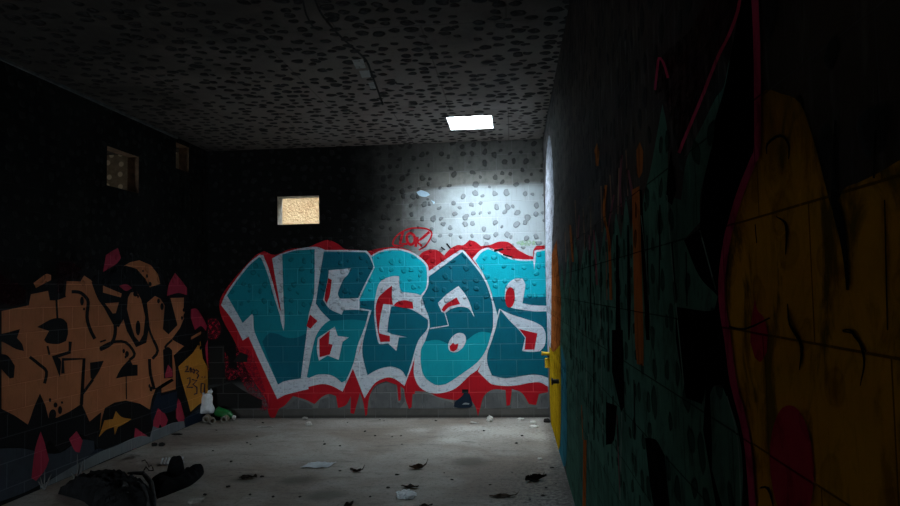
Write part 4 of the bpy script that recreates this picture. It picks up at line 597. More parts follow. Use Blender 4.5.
['s', [[4.162, 1.529],[4.223, 1.103]],[[4.128, 1.53],[4.188, 1.108]]],
['s', [[3.167, 1.545],[3.206, 1.222]],[[3.143, 1.545],[3.182, 1.225]]],
['s', [[2.223, 1.762],[2.242, 1.465]],[[2.208, 1.76],[2.226, 1.466]]],
['s', [[2.046, 1.82],[2.028, 1.675]],[[2.035, 1.819],[2.018, 1.675]]],
['s', [[3.776, 1.271],[3.902, 0.775]],[[3.74, 1.274],[3.864, 0.783]]],
['s', [[2.55, 1.271],[2.569, 1.057]],[[2.531, 1.274],[2.55, 1.061]]]]],
['Rpink', None, 'mural_outline', 'crimson', 3, 'pink outline between the black figure and the ochre field', [['s', [[1.221, 2.115],[1.22, 2.11],[1.218, 2.102],[1.217, 2.088],[1.216, 2.064],[1.216, 2.034],[1.217, 2.006],[1.218, 1.982],[1.22, 1.959],[1.223, 1.933],[1.226, 1.9],[1.23, 1.865],[1.235, 1.838],[1.239, 1.828],[1.243, 1.827],[1.256, 1.821],[1.279, 1.807],[1.309, 1.79],[1.336, 1.772],[1.358, 1.756],[1.375, 1.741],[1.391, 1.727],[1.404, 1.716],[1.416, 1.706],[1.428, 1.692],[1.444, 1.669],[1.461, 1.641],[1.473, 1.614],[1.478, 1.591],[1.478, 1.57],[1.474, 1.55],[1.467, 1.53],[1.458, 1.511],[1.448, 1.491],[1.441, 1.466],[1.435, 1.44],[1.423, 1.41],[1.4, 1.38],[1.374, 1.35],[1.354, 1.317],[1.345, 1.278],[1.34, 1.236],[1.338, 1.199],[1.337, 1.17],[1.338, 1.146],[1.339, 1.129]],[[1.188, 2.102],[1.187, 2.097],[1.185, 2.089],[1.184, 2.075],[1.184, 2.052],[1.184, 2.023],[1.184, 1.995],[1.186, 1.971],[1.188, 1.949],[1.19, 1.924],[1.193, 1.892],[1.197, 1.857],[1.202, 1.83],[1.207, 1.819],[1.214, 1.815],[1.225, 1.81],[1.246, 1.797],[1.274, 1.78],[1.3, 1.763],[1.32, 1.747],[1.336, 1.733],[1.351, 1.719],[1.364, 1.708],[1.374, 1.699],[1.385, 1.686],[1.399, 1.664],[1.415, 1.638],[1.426, 1.613],[1.43, 1.591],[1.43, 1.572],[1.427, 1.553],[1.421, 1.534],[1.412, 1.516],[1.403, 1.496],[1.397, 1.472],[1.391, 1.446],[1.38, 1.419],[1.359, 1.39],[1.334, 1.36],[1.315, 1.327],[1.306, 1.288],[1.302, 1.247],[1.3, 1.211],[1.299, 1.182],[1.3, 1.159],[1.301, 1.143]]],
['s', [[1.275, 2.135],[1.28, 2.126],[1.286, 2.114],[1.296, 2.103],[1.311, 2.094],[1.331, 2.086],[1.353, 2.078],[1.375, 2.072],[1.399, 2.068],[1.427, 2.061],[1.461, 2.049],[1.499, 2.035],[1.537, 2.02],[1.574, 2.007],[1.611, 1.995],[1.645, 1.983],[1.675, 1.973],[1.701, 1.964],[1.726, 1.956],[1.748, 1.948],[1.767, 1.94],[1.781, 1.935]],[[1.259, 2.127],[1.263, 2.119],[1.269, 2.107],[1.279, 2.095],[1.295, 2.086],[1.314, 2.077],[1.336, 2.069],[1.358, 2.064],[1.381, 2.059],[1.408, 2.052],[1.441, 2.04],[1.478, 2.026],[1.515, 2.011],[1.551, 1.998],[1.586, 1.986],[1.62, 1.974],[1.649, 1.964],[1.674, 1.955],[1.698, 1.947],[1.719, 1.939],[1.738, 1.931],[1.751, 1.926]]],
['s', [[1.841, 2.143],[1.851, 2.157],[1.865, 2.176],[1.882, 2.194],[1.902, 2.21],[1.926, 2.226],[1.965, 2.239],[1.981, 2.234],[1.991, 2.222],[2.001, 2.209],[2.014, 2.194],[2.027, 2.178],[2.036, 2.167]],[[1.868, 2.15],[1.878, 2.163],[1.892, 2.183],[1.909, 2.2],[1.927, 2.215],[1.945, 2.227],[1.943, 2.227],[1.951, 2.223],[1.961, 2.211],[1.97, 2.198],[1.983, 2.184],[1.995, 2.168],[2.004, 2.157]]]]],
['Rred', None, 'paint_spot', 'crimson2', 2, 'two dull crimson spots on the ochre field', [['p', [[1.264, 1.576],[1.254, 1.557],[1.224, 1.545],[1.208, 1.522],[1.217, 1.488],[1.248, 1.469],[1.277, 1.473],[1.297, 1.499],[1.291, 1.529]]],
['p', [[1.049, 1.345],[1.053, 1.319],[1.063, 1.292],[1.08, 1.268],[1.102, 1.248],[1.128, 1.234],[1.156, 1.229],[1.182, 1.234],[1.204, 1.247],[1.219, 1.27],[1.225, 1.299],[1.221, 1.33],[1.207, 1.36],[1.186, 1.386],[1.16, 1.405],[1.132, 1.414],[1.106, 1.415],[1.083, 1.407],[1.065, 1.391],[1.054, 1.37]]]]],
['Rhook', None, 'drip_mark', 'nearblack', 2, 'dark drips and hooked marks over the ochre field', [['s', [[1.177, 1.814],[1.177, 1.818],[1.176, 1.824],[1.17, 1.828],[1.155, 1.83],[1.134, 1.831],[1.119, 1.829],[1.109, 1.826],[1.099, 1.819],[1.092, 1.812],[1.09, 1.805],[1.091, 1.796],[1.092, 1.79]],[[1.181, 1.815],[1.182, 1.819],[1.183, 1.826],[1.178, 1.832],[1.161, 1.835],[1.139, 1.836],[1.119, 1.834],[1.102, 1.828],[1.091, 1.82],[1.084, 1.812],[1.083, 1.803],[1.086, 1.795],[1.089, 1.789]]],
['s', [[1.25, 1.705],[1.246, 1.672]],[[1.245, 1.705],[1.241, 1.672]]],
['s', [[1.152, 1.708],[1.143, 1.705],[1.129, 1.7],[1.12, 1.695],[1.117, 1.691],[1.116, 1.687],[1.115, 1.68],[1.116, 1.669],[1.119, 1.655],[1.12, 1.646]],[[1.15, 1.709],[1.139, 1.706],[1.125, 1.702],[1.112, 1.697],[1.106, 1.692],[1.104, 1.686],[1.105, 1.679],[1.108, 1.668],[1.113, 1.655],[1.117, 1.646]]],
['s', [[1.121, 1.57],[1.121, 1.562],[1.122, 1.55],[1.118, 1.538],[1.106, 1.529],[1.091, 1.52],[1.079, 1.514],[1.075, 1.508],[1.074, 1.502],[1.073, 1.498]],[[1.117, 1.571],[1.116, 1.562],[1.114, 1.551],[1.109, 1.54],[1.096, 1.532],[1.081, 1.524],[1.071, 1.516],[1.068, 1.509],[1.069, 1.502],[1.07, 1.498]]],
['s', [[0.942, 1.539],[0.937, 1.54],[0.93, 1.541],[0.924, 1.541],[0.919, 1.538],[0.914, 1.534],[0.907, 1.53],[0.899, 1.526],[0.891, 1.521],[0.885, 1.518]],[[0.943, 1.541],[0.937, 1.542],[0.93, 1.543],[0.921, 1.543],[0.913, 1.541],[0.907, 1.537],[0.902, 1.532],[0.895, 1.528],[0.888, 1.523],[0.883, 1.519]]],
['s', [[0.942, 1.538],[0.935, 1.538],[0.925, 1.538],[0.916, 1.537],[0.909, 1.533],[0.903, 1.528],[0.898, 1.522],[0.895, 1.516],[0.893, 1.509],[0.893, 1.502],[0.896, 1.493],[0.901, 1.483],[0.904, 1.475]],[[0.942, 1.539],[0.934, 1.54],[0.923, 1.54],[0.913, 1.539],[0.904, 1.535],[0.896, 1.53],[0.891, 1.524],[0.888, 1.517],[0.887, 1.51],[0.888, 1.502],[0.892, 1.493],[0.898, 1.483],[0.902, 1.475]]],
['s', [[1.281, 1.246],[1.268, 1.25],[1.253, 1.255],[1.244, 1.255],[1.234, 1.251],[1.226, 1.242],[1.219, 1.235]],[[1.282, 1.247],[1.27, 1.253],[1.251, 1.259],[1.232, 1.262],[1.223, 1.255],[1.218, 1.245],[1.215, 1.237]]],
['s', [[1.1, 1.531],[1.093, 1.525],[1.084, 1.516],[1.079, 1.507],[1.079, 1.496],[1.084, 1.483],[1.087, 1.473]],[[1.097, 1.532],[1.087, 1.527],[1.075, 1.518],[1.067, 1.509],[1.071, 1.496],[1.078, 1.483],[1.084, 1.474]]],
['s', [[0.937, 1.812],[0.943, 1.787],[0.951, 1.752],[0.956, 1.723],[0.957, 1.708],[0.955, 1.7],[0.953, 1.69],[0.946, 1.675],[0.939, 1.659],[0.934, 1.643],[0.93, 1.624],[0.928, 1.605],[0.927, 1.592]],[[0.93, 1.81],[0.933, 1.785],[0.938, 1.75],[0.94, 1.721],[0.938, 1.707],[0.933, 1.7],[0.928, 1.69],[0.925, 1.675],[0.921, 1.659],[0.918, 1.643],[0.918, 1.624],[0.918, 1.605],[0.92, 1.592]]],
['s', [[0.839, 1.777],[0.849, 1.722]],[[0.834, 1.775],[0.844, 1.721]]],
['s', [[1.198, 1.547],[1.23, 1.54],[1.278, 1.53],[1.325, 1.522],[1.364, 1.52],[1.402, 1.521],[1.43, 1.522]],[[1.195, 1.545],[1.227, 1.538],[1.275, 1.527],[1.323, 1.519],[1.366, 1.517],[1.405, 1.518],[1.433, 1.519]]],
['s', [[0.827, 1.694],[0.835, 1.547]],[[0.824, 1.693],[0.832, 1.547]]]]],
['Rstripe', None, 'mural_stripe', 'rust', 2, 'rust orange vertical stripe on the green panel', [['p', [[2.456, 1.936],[2.314, 1.929],[2.319, 1.753],[2.33, 1.435],[2.346, 1.343],[2.469, 1.336],[2.492, 1.423],[2.468, 1.763]]],
['p', [[2.351, 1.978],[2.346, 2.054],[2.28, 2.067],[2.227, 2.024],[2.254, 1.965],[2.318, 1.956]]],
['p', [[3.44, 2.193],[3.481, 2.28],[3.375, 2.293],[3.293, 2.233],[3.345, 2.176]]],
['s', [[3.148, 2.057],[3.182, 2.026],[3.228, 1.98],[3.247, 1.932],[3.21, 1.894],[3.149, 1.857],[3.106, 1.807],[3.094, 1.721],[3.097, 1.619],[3.1, 1.546]],[[3.066, 2.043],[3.098, 2.013],[3.141, 1.969],[3.159, 1.923],[3.126, 1.888],[3.068, 1.853],[3.025, 1.803],[3.014, 1.718],[3.017, 1.618],[3.02, 1.547]]],
['s', [[5.123, 2.057],[4.956, 1.782]],[[4.954, 2.043],[4.798, 1.777]]],
['s', [[4.569, 0.854],[4.534, 0.641]],[[4.524, 0.861],[4.49, 0.65]]],
['s', [[4.486, 0.651],[4.71, 0.088]],[[4.285, 0.693],[4.49, 0.159]]]]],
['Rlight', None, 'paint_line', 'palegreen2', 2, 'thin pale edges on the green panel', [['s', [[1.925, 1.847],[1.919, 1.805],[1.909, 1.743],[1.894, 1.665],[1.866, 1.555],[1.833, 1.434],[1.81, 1.351]],[[1.913, 1.845],[1.907, 1.804],[1.898, 1.742],[1.882, 1.664],[1.854, 1.556],[1.822, 1.435],[1.799, 1.353]]],
['s', [[2.311, 1.833],[2.295, 1.798],[2.273, 1.746],[2.252, 1.685],[2.231, 1.601],[2.211, 1.508],[2.197, 1.444]],[[2.297, 1.832],[2.282, 1.797],[2.26, 1.746],[2.238, 1.684],[2.218, 1.601],[2.198, 1.509],[2.185, 1.445]]],
['s', [[2.861, 1.105],[2.992, 0.722]],[[2.83, 1.11],[2.958, 0.732]]],
['s', [[1.608, 1.725],[1.501, 1.591]],[[1.598, 1.725],[1.493, 1.592]]],
['s', [[1.453, 1.38],[1.435, 1.362],[1.411, 1.336],[1.394, 1.306],[1.389, 1.264],[1.39, 1.217],[1.391, 1.183]],[[1.446, 1.381],[1.428, 1.363],[1.405, 1.338],[1.388, 1.307],[1.383, 1.266],[1.384, 1.219],[1.385, 1.185]]],
['s', [[4.217, 1.351],[4.16, 0.549]],[[4.171, 1.354],[4.115, 0.56]]],
['s', [[3.456, 1.54],[3.502, 0.859]],[[3.425, 1.541],[3.47, 0.866]]],
['s', [[4.829, 1.519],[4.935, 0.692]],[[4.776, 1.52],[4.879, 0.702]]]]],
['Rdrip', None, 'paint_streak', 'mauve', 1, 'mauve drips at the top of the green panel', [['s', [[2.678, 2.101],[2.7, 2.075],[2.73, 2.037],[2.75, 1.997],[2.747, 1.953],[2.734, 1.908],[2.724, 1.877]],[[2.627, 2.091],[2.648, 2.065],[2.677, 2.028],[2.696, 1.989],[2.694, 1.946],[2.681, 1.903],[2.671, 1.872]]],
['s', [[2.557, 2.022],[2.453, 1.9]],[[2.505, 2.015],[2.405, 1.895]]],
['s', [[3.653, 1.897],[3.593, 1.613]],[[3.567, 1.891],[3.51, 1.613]]],
['s', [[4.417, 2.056],[4.53, 1.907]],[[4.322, 2.046],[4.431, 1.9]]],
['s', [[2.907, 1.98],[3.194, 1.814]],[[2.864, 1.973],[3.142, 1.81]]],
['s', [[3.006, 1.067],[2.995, 0.721]],[[2.98, 1.072],[2.969, 0.729]]],
['s', [[3.884, 1.889],[3.856, 1.805]],[[3.806, 1.884],[3.78, 1.802]]]]],
['Rwhite', None, 'paint_strip', 'chalk', 1, 'chalky white strip of paint in the back corner', [['p', [[7.455, 3.213],[7.108, 3.116],[6.871, 2.857],[6.756, 2.448],[7.356, 2.0],[7.834, 1.142],[8.301, 0.858],[8.784, 0.815],[9.223, 1.061],[8.457, 2.665],[7.925, 3.109]]]]],
['Roran', None, 'paint_strip', 'rust', 2, 'orange strip of paint beside the white strip', [['p', [[7.417, 1.951],[6.572, 2.05],[6.18, 1.498],[6.498, 1.019],[8.06, 0.88],[7.698, 1.474]]]]],
['Ryel', None, 'paint_strip', 'yellow', 3, 'yellow strip of paint running down to the floor', [['p', [[8.405, 0.932],[7.633, 0.918],[6.457, 1.086],[6.503, 0.629],[6.825, 0.155],[7.301,-0.096],[7.996,-0.093],[8.468,-0.017],[8.602, 0.256]]]]],
['Rteal', None, 'paint_strip', 'steelteal', 3, 'steel blue strip beside the yellow strip', [['p', [[6.256, 1.102],[5.781, 0.978],[5.835, 0.526],[6.085, 0.128],[6.626,-0.031],[7.2,-0.043],[6.734, 0.175]]]]]], 'ceiling': [['Cpatch', None, 'bare_patch', 'palegrey2', 1, 'pale bare patches along the ceiling seam', [['q', [[-1.262, 5.539],[-1.168, 5.527],[-1.192, 5.757],[-1.281, 5.771]]],
['q', [[-1.267, 5.828],[-1.177, 5.814],[-1.2, 6.009],[-1.284, 6.026]]],
['q', [[-1.262, 6.181],[-1.194, 6.16],[-1.203, 6.349],[-1.273, 6.371]]]]],
['Cseam', None, 'seam_crack', 'nearblack', 2, 'dark open seam running along the ceiling', [['s', [[-1.295, 4.263],[-1.313, 4.341],[-1.339, 4.455],[-1.36, 4.566],[-1.371, 4.66],[-1.377, 4.745],[-1.38, 4.805]],[[-1.283, 4.26],[-1.3, 4.337],[-1.325, 4.451],[-1.346, 4.558],[-1.356, 4.648],[-1.361, 4.73],[-1.365, 4.789]]],
['s', [[-1.228, 4.275],[-1.237, 4.356],[-1.251, 4.475],[-1.259, 4.602],[-1.257, 4.723],[-1.249, 4.849],[-1.239, 4.967],[-1.228, 5.069],[-1.214, 5.159],[-1.201, 5.253],[-1.184, 5.353],[-1.167, 5.457],[-1.158, 5.566],[-1.162, 5.687],[-1.175, 5.822],[-1.189, 5.959],[-1.199, 6.086],[-1.21, 6.21],[-1.222, 6.354],[-1.24, 6.553],[-1.262, 6.781],[-1.278, 6.951]],[[-1.213, 4.266],[-1.222, 4.346],[-1.235, 4.463],[-1.243, 4.585],[-1.241, 4.703],[-1.232, 4.825],[-1.222, 4.941],[-1.211, 5.04],[-1.197, 5.129],[-1.183, 5.222],[-1.166, 5.321],[-1.149, 5.425],[-1.139, 5.539],[-1.143, 5.669],[-1.156, 5.807],[-1.169, 5.943],[-1.179, 6.067],[-1.189, 6.191],[-1.201, 6.335],[-1.218, 6.533],[-1.239, 6.76],[-1.254, 6.93]]]]]]}

def smooth_outline(P):
    n = len(P); out = []
    V = [Vector(p) for p in P]
    def corner(i):
        a = V[i] - V[i-1]; b = V[(i+1) % n] - V[i]
        if a.length < 1e-6 or b.length < 1e-6: return True
        return abs(a.angle(b)) > math.radians(42)
    C = [corner(i) for i in range(n)]
    for i in range(n):
        j = (i + 1) % n
        out.append(V[i])
        if C[i] and C[j]: continue
        d = (V[j] - V[i])
        ti = d if C[i] else (V[j] - V[i-1]) * .5
        tj = d if C[j] else (V[(j+1) % n] - V[i]) * .5
        if ti.length > d.length: ti = ti * (d.length / ti.length)
        if tj.length > d.length: tj = tj * (d.length / tj.length)
        for t in (.25, .5, .75):
            t2, t3 = t*t, t*t*t
            out.append((2*t3-3*t2+1)*V[i] + (t3-2*t2+t)*ti + (-2*t3+3*t2)*V[j] + (t3-t2)*tj)
    return out
PLACE = {'wall_back': lambda a, b, d: (a, DY - d, b), 'wall_left': lambda a, b, d: (LX + d, a, b),
         'wall_right': lambda a, b, d: (RX - d, a, b), 'ceiling': lambda a, b, d: (a, b, HZ - d)}
LIMIT = {'wall_back': (LX + .004, RX - .004, .004), 'wall_left': (FY, DY - .004, .004), 'wall_right': (FY, DY - .004, .004), 'ceiling': (LX, RX, FY)}
TARGET = {'wall_back': wall_back, 'wall_left': wall_left, 'wall_right': wall_right, 'ceiling': ceiling}
from mathutils.geometry import tessellate_polygon
for which, items in PAINT.items():
    made = {}
    lo, hi, bot = LIMIT[which]
    for num, (pid, par, name, mk, layer, label, shapes) in enumerate(items):
        verts, faces = [], []
        for k, sh in enumerate(shapes):
            d = .0012 + .0010 * layer + .00004 * (num % 14) + .000004 * (k % 10)
            def put(p):
                a = min(max(p[0], lo), hi); b = max(p[1], bot)
                verts.append(PLACE[which](a, b, d)); return len(verts) - 1
            if sh[0] == 's':
                L = [put(p) for p in sh[1]]; R = [put(p) for p in sh[2]]
                faces += [(L[i], L[i+1], R[i+1], R[i]) for i in range(len(L) - 1)]
            else:
                pts = smooth_outline(sh[1]) if sh[0] == 'p' else [Vector(p) for p in sh[1]]
                idx = [put(p) for p in pts]
                for t in tessellate_polygon([[Vector((p[0], p[1], 0)) for p in pts]]):
                    faces.append(tuple(idx[q] for q in t))
        o = link(name, mesh_from(verts, faces, name), paint(which, mk), made.get(par, TARGET[which]), label=label or None)
        made[pid] = o

# ------------------------------------------------------------------ fixtures on the right wall
def cyl_between(bm, p, q, r, n=14, r2=None):
    p, q = Vector(p), Vector(q); d = (q - p).normalized()
    a = d.orthogonal().normalized(); b = d.cross(a)
    r2 = r if r2 is None else r2
    A = [bm.verts.new(p + (a * math.cos(2*PI*i/n) + b * math.sin(2*PI*i/n)) * r) for i in range(n)]
    B = [bm.verts.new(q + (a * math.cos(2*PI*i/n) + b * math.sin(2*PI*i/n)) * r2) for i in range(n)]
    for i in range(n): bm.faces.new([A[i], A[(i+1) % n], B[(i+1) % n], B[i]])
    bm.faces.new(A[::-1]); bm.faces.new(B)
def box(bm, c, s):
    x, y, z = c; a, b, h = s[0]/2, s[1]/2, s[2]/2
    v = [bm.verts.new((x + i*a, y + j*b, z + k*h)) for i in (-1, 1) for j in (-1, 1) for k in (-1, 1)]
    for f in ((0,1,3,2), (4,6,7,5), (0,4,5,1), (2,3,7,6), (0,2,6,4), (1,5,7,3)): bm.faces.new([v[i] for i in f])
yel = plain('yellow_painted_steel', (.72, .46, .02), .45, .35, 25, .002)
hy, hz = 8.45, .775
bm = bmesh.new(); cyl_between(bm, (RX - .03, hy, hz - .115), (RX - .03, hy, hz - .01), .03); cyl_between(bm, (RX - .03, hy, hz - .01), (RX - .03, hy, hz + .0), .034, r2=.02)
hinge = link('gate_hinge', bm_mesh(bm), yel, wall_right, label='yellow painted hinge pin sticking out of the right wall')
bm = bmesh.new(); cyl_between(bm, (RX, hy, hz + .05), (RX - .085, hy, hz + .055), .021); cyl_between(bm, (RX - .085, hy, hz + .055), (RX - .095, hy, hz + .055), .027)
link('peg', bm_mesh(bm), yel, hinge)
bm = bmesh.new(); box(bm, (RX - .014, hy, hz + .02), (.028, .07, .016))
link('plate', bm_mesh(bm), plain('dark_iron', (.03, .027, .025), .6, .4), hinge)
bm = bmesh.new(); cyl_between(bm, (RX, 6.75, .72), (RX - .06, 6.75, .72), .022); cyl_between(bm, (RX - .06, 6.75, .72), (RX - .075, 6.75, .72), .034)
link('wall_bolt', bm_mesh(bm), plain('black_iron', (.012, .012, .012), .5, .3), wall_right, label='black bolt end in the right wall')

# ------------------------------------------------------------------ litter
def tri_lump(seed, sx, sy, sz, sub=3, rough=.35, freq=2.0, flat=True):
    bm = bmesh.new(); bmesh.ops.create_icosphere(bm, subdivisions=sub, radius=1.0)
    off = Vector((seed * 7.31, seed * 3.17, seed * 1.91))
    for v in bm.verts:
        n = noise.noise(v.co * freq + off) * rough + noise.noise(v.co * freq * 2.7 + off) * rough * .5
        v.co *= (1 + n)
        v.co.x *= sx / 2; v.co.y *= sy / 2; v.co.z *= sz / 2
    z0 = min(v.co.z for v in bm.verts)
    if flat:
        cut = z0 * .55
        for v in bm.verts: v.co.z = max(v.co.z, cut)
        z0 = cut
    for v in bm.verts: v.co.z -= z0
    return bm_mesh(bm)

def leaf_mesh(L, Wd, curl, seed, bend=.3, th=.0025, tip=1.0):
    n, k = 16, 8; rnd = random.Random(seed); ph = rnd.uniform(0, 6)
    bm = bmesh.new(); rows = []
    for i in range(n + 1):
        t = i / n; w = Wd / 2 * (math.sin(PI * min(1, t * .96 + .02)) ** .75) * (1 - .25 * t * tip)
        row = []
        for j in range(k + 1):
            s = j / k * 2 - 1
            ang = s * curl
            r = w / max(curl, .05)
            x = (t - .5) * L; y = math.sin(ang) * r; z = (1 - math.cos(ang)) * r
            z += bend * L * (t - .45) ** 2 + .10 * Wd * math.sin(9 * t + ph + s * 2) * abs(s) + noise.noise(Vector((t * 5, s * 2, seed))) * Wd * .12
            y += math.sin(t * 5 + ph) * Wd * .08
            row.append(bm.verts.new((x, y, z)))
        rows.append(row)
    for i in range(n):
        for j in range(k): bm.faces.new([rows[i][j], rows[i+1][j], rows[i+1][j+1], rows[i][j+1]])
    r = bmesh.ops.solidify(bm, geom=bm.faces[:], thickness=th)
    z0 = min(v.co.z for v in bm.verts)
    for v in bm.verts: v.co.z -= z0
    return bm_mesh(bm)

def tube_mesh(pts, r, n=7):
    P = [Vector(p) for p in pts]; bm = bmesh.new(); rings = []
    for i, p in enumerate(P):
        d = (P[min(i+1, len(P)-1)] - P[max(i-1, 0)]).normalized(); a = d.orthogonal().normalized(); b = d.cross(a)
        rr = r[i] if isinstance(r, (list, tuple)) else r
        rings.append([bm.verts.new(p + (a * math.cos(2*PI*k/n) + b * math.sin(2*PI*k/n)) * rr) for k in range(n)])
    for i in range(len(P) - 1):
        for k in range(n): bm.faces.new([rings[i][k], rings[i][(k+1) % n], rings[i+1][(k+1) % n], rings[i+1][k]])
    bm.faces.new(rings[0][::-1]); bm.faces.new(rings[-1])
    return bm_mesh(bm)

def heap_mesh(outline, h, seed, folds=6.0, amp=.35, rings=16, n=96, cx=None):
    """A dropped piece of cloth: a thick, folded lump on a ground outline (metres, relative to its base)."""
    V = smooth_outline(outline); m = len(V)
    L = [0]
    for i in range(m): L.append(L[-1] + (V[(i+1) % m] - V[i]).length)
    pts = []
    for k in range(n):
        s = L[-1] * k / n; i = max(j for j in range(m) if L[j] <= s)
        t = (s - L[i]) / max(1e-9, L[i+1] - L[i]); pts.append(V[i].lerp(V[(i+1) % m], t))
    c = Vector(cx) if cx else sum(pts, Vector((0, 0))) / n
    off = Vector((seed * 5.3, seed * 2.1, seed))
    bm = bmesh.new(); R = []
    for r in range(1, rings + 1):
        f = r / rings; ring = []
        for p in pts:
            q = c.lerp(p, f)
            prof = (1 - f ** 4) ** .6 if f < 1 else 0
            v3 = Vector((q.x * folds, q.y * folds * 1.6, 0)) + off
            rid = 1 - abs(noise.noise(v3)) * 2.2
            z = h * prof * (1 + amp * (rid - .5) + amp * .5 * noise.noise(v3 * 2.3))
            ring.append(bm.verts.new((q.x, q.y, max(z, 0) + .002)))
        R.append(ring)
    cv = bm.verts.new((c.x, c.y, h))
    for k in range(n): bm.faces.new([cv, R[0][k], R[0][(k+1) % n]])
    for r in range(rings - 1):
        for k in range(n): bm.faces.new([R[r][k], R[r+1][k], R[r+1][(k+1) % n], R[r][(k+1) % n]])
    base = [bm.verts.new((v.co.x, v.co.y, 0)) for v in R[-1]]
    for k in range(n): bm.faces.new([R[-1][k], base[k], base[(k+1) % n], R[-1][(k+1) % n]])
    bm.faces.new(base)
    return bm_mesh(bm)

M_leaf = plain('dead_leaf', (.085, .050, .028), .7, .6, 30, .002)
M_leafd = plain('dark_dead_leaf', (.035, .022, .014), .75, .6, 30, .002)
M_paper = plain('dirty_paper', (.82, .86, .90), .8, .25, 18, .002)
M_black = plain('black_cloth', (.0075, .0075, .0085), .95, .4, 20, .003, spec=.08)
M_grey = plain('charcoal_cloth', (.013, .013, .014), .95, .5, 14, .004, (.006, .006, .006), spec=.1)
M_lining = plain('grey_lining', (.07, .07, .07), .9, .5, 22, .003)
M_bag = plain('white_plastic_bag', (.85, .87, .90), .45, .25, 15, .004, spec=.4)
M_green = plain('green_plastic', (.015, .20, .045), .35, .35, 12, .003, spec=.5)
M_stone = plain('pale_rubble', (.42, .39, .35), .9, .4, 30, .004)
M_white = plain('white_plaster', (.72, .70, .66), .85, .2, 30, .003)
M_dark = plain('dark_chip', (.02, .018, .016), .85, .4, 30, .003)
M_tan = plain('tan_tin', (.36, .29, .20), .55, .5, 20, .002, spec=.4)
M_straw = plain('grey_straw', (.11, .11, .105), .9, .4, 20)
M_clear = plain('cloudy_plastic', (.60, .62, .64), .35, .2, 30, .001, spec=.5)

def F(p, z=0.0): return (p[0], p[1], z)

# --- garments lying in the lower left
def rel(base, pts): return [(p[0] - base[0], p[1] - base[1]) for p in pts]
jb = (-2.768, 5.578)
jo = [(-2.828, 5.385), (-2.807, 5.439), (-2.765, 5.607), (-2.733, 5.754), (-2.754, 5.987), (-2.793, 6.153), (-2.843, 6.101), (-2.878, 6.001), (-2.930, 6.033), (-2.980, 5.967), (-3.021, 5.870), (-3.096, 5.776), (-3.064, 5.717), (-2.930, 5.546)]
jacket = link('hooded_jacket', heap_mesh(rel(jb, jo), .10, 3, 5.0, .30), M_black, loc=F(jb), smooth=True, label='black cloth jacket lying on the floor, lower left, its hood bunched up', cat='jacket')
hb = (-2.906, 5.873)
ho = [(-2.972, 5.809), (-2.840, 5.721), (-2.814, 5.813), (-2.885, 5.968), (-2.967, 6.032), (-3.016, 5.966)]
hood = link('hood', heap_mesh(rel(hb, ho), .20, 8, 6.0, .2), M_black, jacket, loc=(hb[0]-jb[0], hb[1]-jb[1], 0), smooth=True)
fb = (-2.809, 6.068)
link('cuff', heap_mesh(rel(fb, [(-2.848, 5.937), (-2.776, 5.938), (-2.787, 6.119), (-2.816, 6.204), (-2.883, 6.186), (-2.901, 6.067)]), .085, 5, 8.0, .2), M_black, jacket, loc=(fb[0]-jb[0], fb[1]-jb[1], 0), smooth=True)
tb = (-3.210, 5.402)
to = [(-3.730, 5.499), (-3.717, 5.702), (-3.571, 5.797), (-3.359, 5.770), (-3.202, 5.713), (-3.029, 5.572), (-2.847, 5.359), (-2.743, 5.209), (-2.596, 4.888), (-2.766, 4.755), (-3.071, 4.962), (-3.375, 5.293)]
trousers = link('coat', heap_mesh(rel(tb, to), .14, 11, 6.5, .55, 22, 140), M_grey, loc=F(tb), smooth=True, label='rumpled charcoal coat on the floor left of the black jacket', cat='coat')
def fold(pts, r, nm):
    P = [Vector((p[0] - tb[0], p[1] - tb[1], z)) for p, z in pts]
    Q = []
    for i in range(len(P) - 1):
        for k in range(5): Q.append(P[i].lerp(P[i+1], k / 5))
    Q.append(P[-1])
    rr = [r * (.35 + .65 * math.sin(PI * (i + .6) / (len(Q) + .2))) for i in range(len(Q))]
    return link(nm, tube_mesh(Q, rr, 9), M_lining, trousers, smooth=True, label='pale grey turned-out fold')
fold([((-3.221, 5.654), .13), ((-3.061, 5.600), .145), ((-2.905, 5.437), .115), ((-2.772, 5.233), .06), ((-2.676, 5.066), .02)], .020, 'hem')
fold([((-3.177, 5.430), .14), ((-3.046, 5.276), .15), ((-2.930, 5.130), .14), ((-2.830, 4.970), .10)], .028, 'fold')
fold([((-2.970, 5.329), .15), ((-2.853, 5.206), .145), ((-2.732, 5.041), .11), ((-2.618, 4.887), .05)], .022, 'fold')
fold([((-3.462, 5.619), .10), ((-3.393, 5.650), .125), ((-3.291, 5.594), .11)], .022, 'fold')
fold([((-3.123, 5.149), .10), ((-3.075, 5.175), .13), ((-2.958, 5.058), .11)], .02, 'fold')

# clear ribbed lid behind the jacket
lb = (-3.261, 6.471)
bm = bmesh.new()
for i in range(7):
    cyl_between(bm, (-.09 + i * .03, -.03, .012), (-.085 + i * .03, .05, .05), .010, 8)
lid = link('ribbed_tray', bm_mesh(bm), M_clear, loc=F(lb), rotz=.25, label='ribbed clear plastic tray on the floor behind the black jacket', cat='tray')
bm = bmesh.new(); box(bm, (0, .01, .008), (.22, .10, .012))
link('rim', bm_mesh(bm), plain('cloudy_rim', (.30, .31, .32), .4, .3), lid)
wb = (-3.369, 6.230)
wire = [(-.05, 0, .09), (-.02, .0, .10), (.0, .0, .075), (.02, 0, .035), (.04, 0, .055), (.055, 0, .03), (.06, 0, .004), (.02, 0, .004), (-.01, 0, .04), (-.03, 0, .005)]
link('wire', tube_mesh(wire, .0045), M_dark, loc=F(wb), label='bent black wire standing up beside the black jacket', cat='wire')

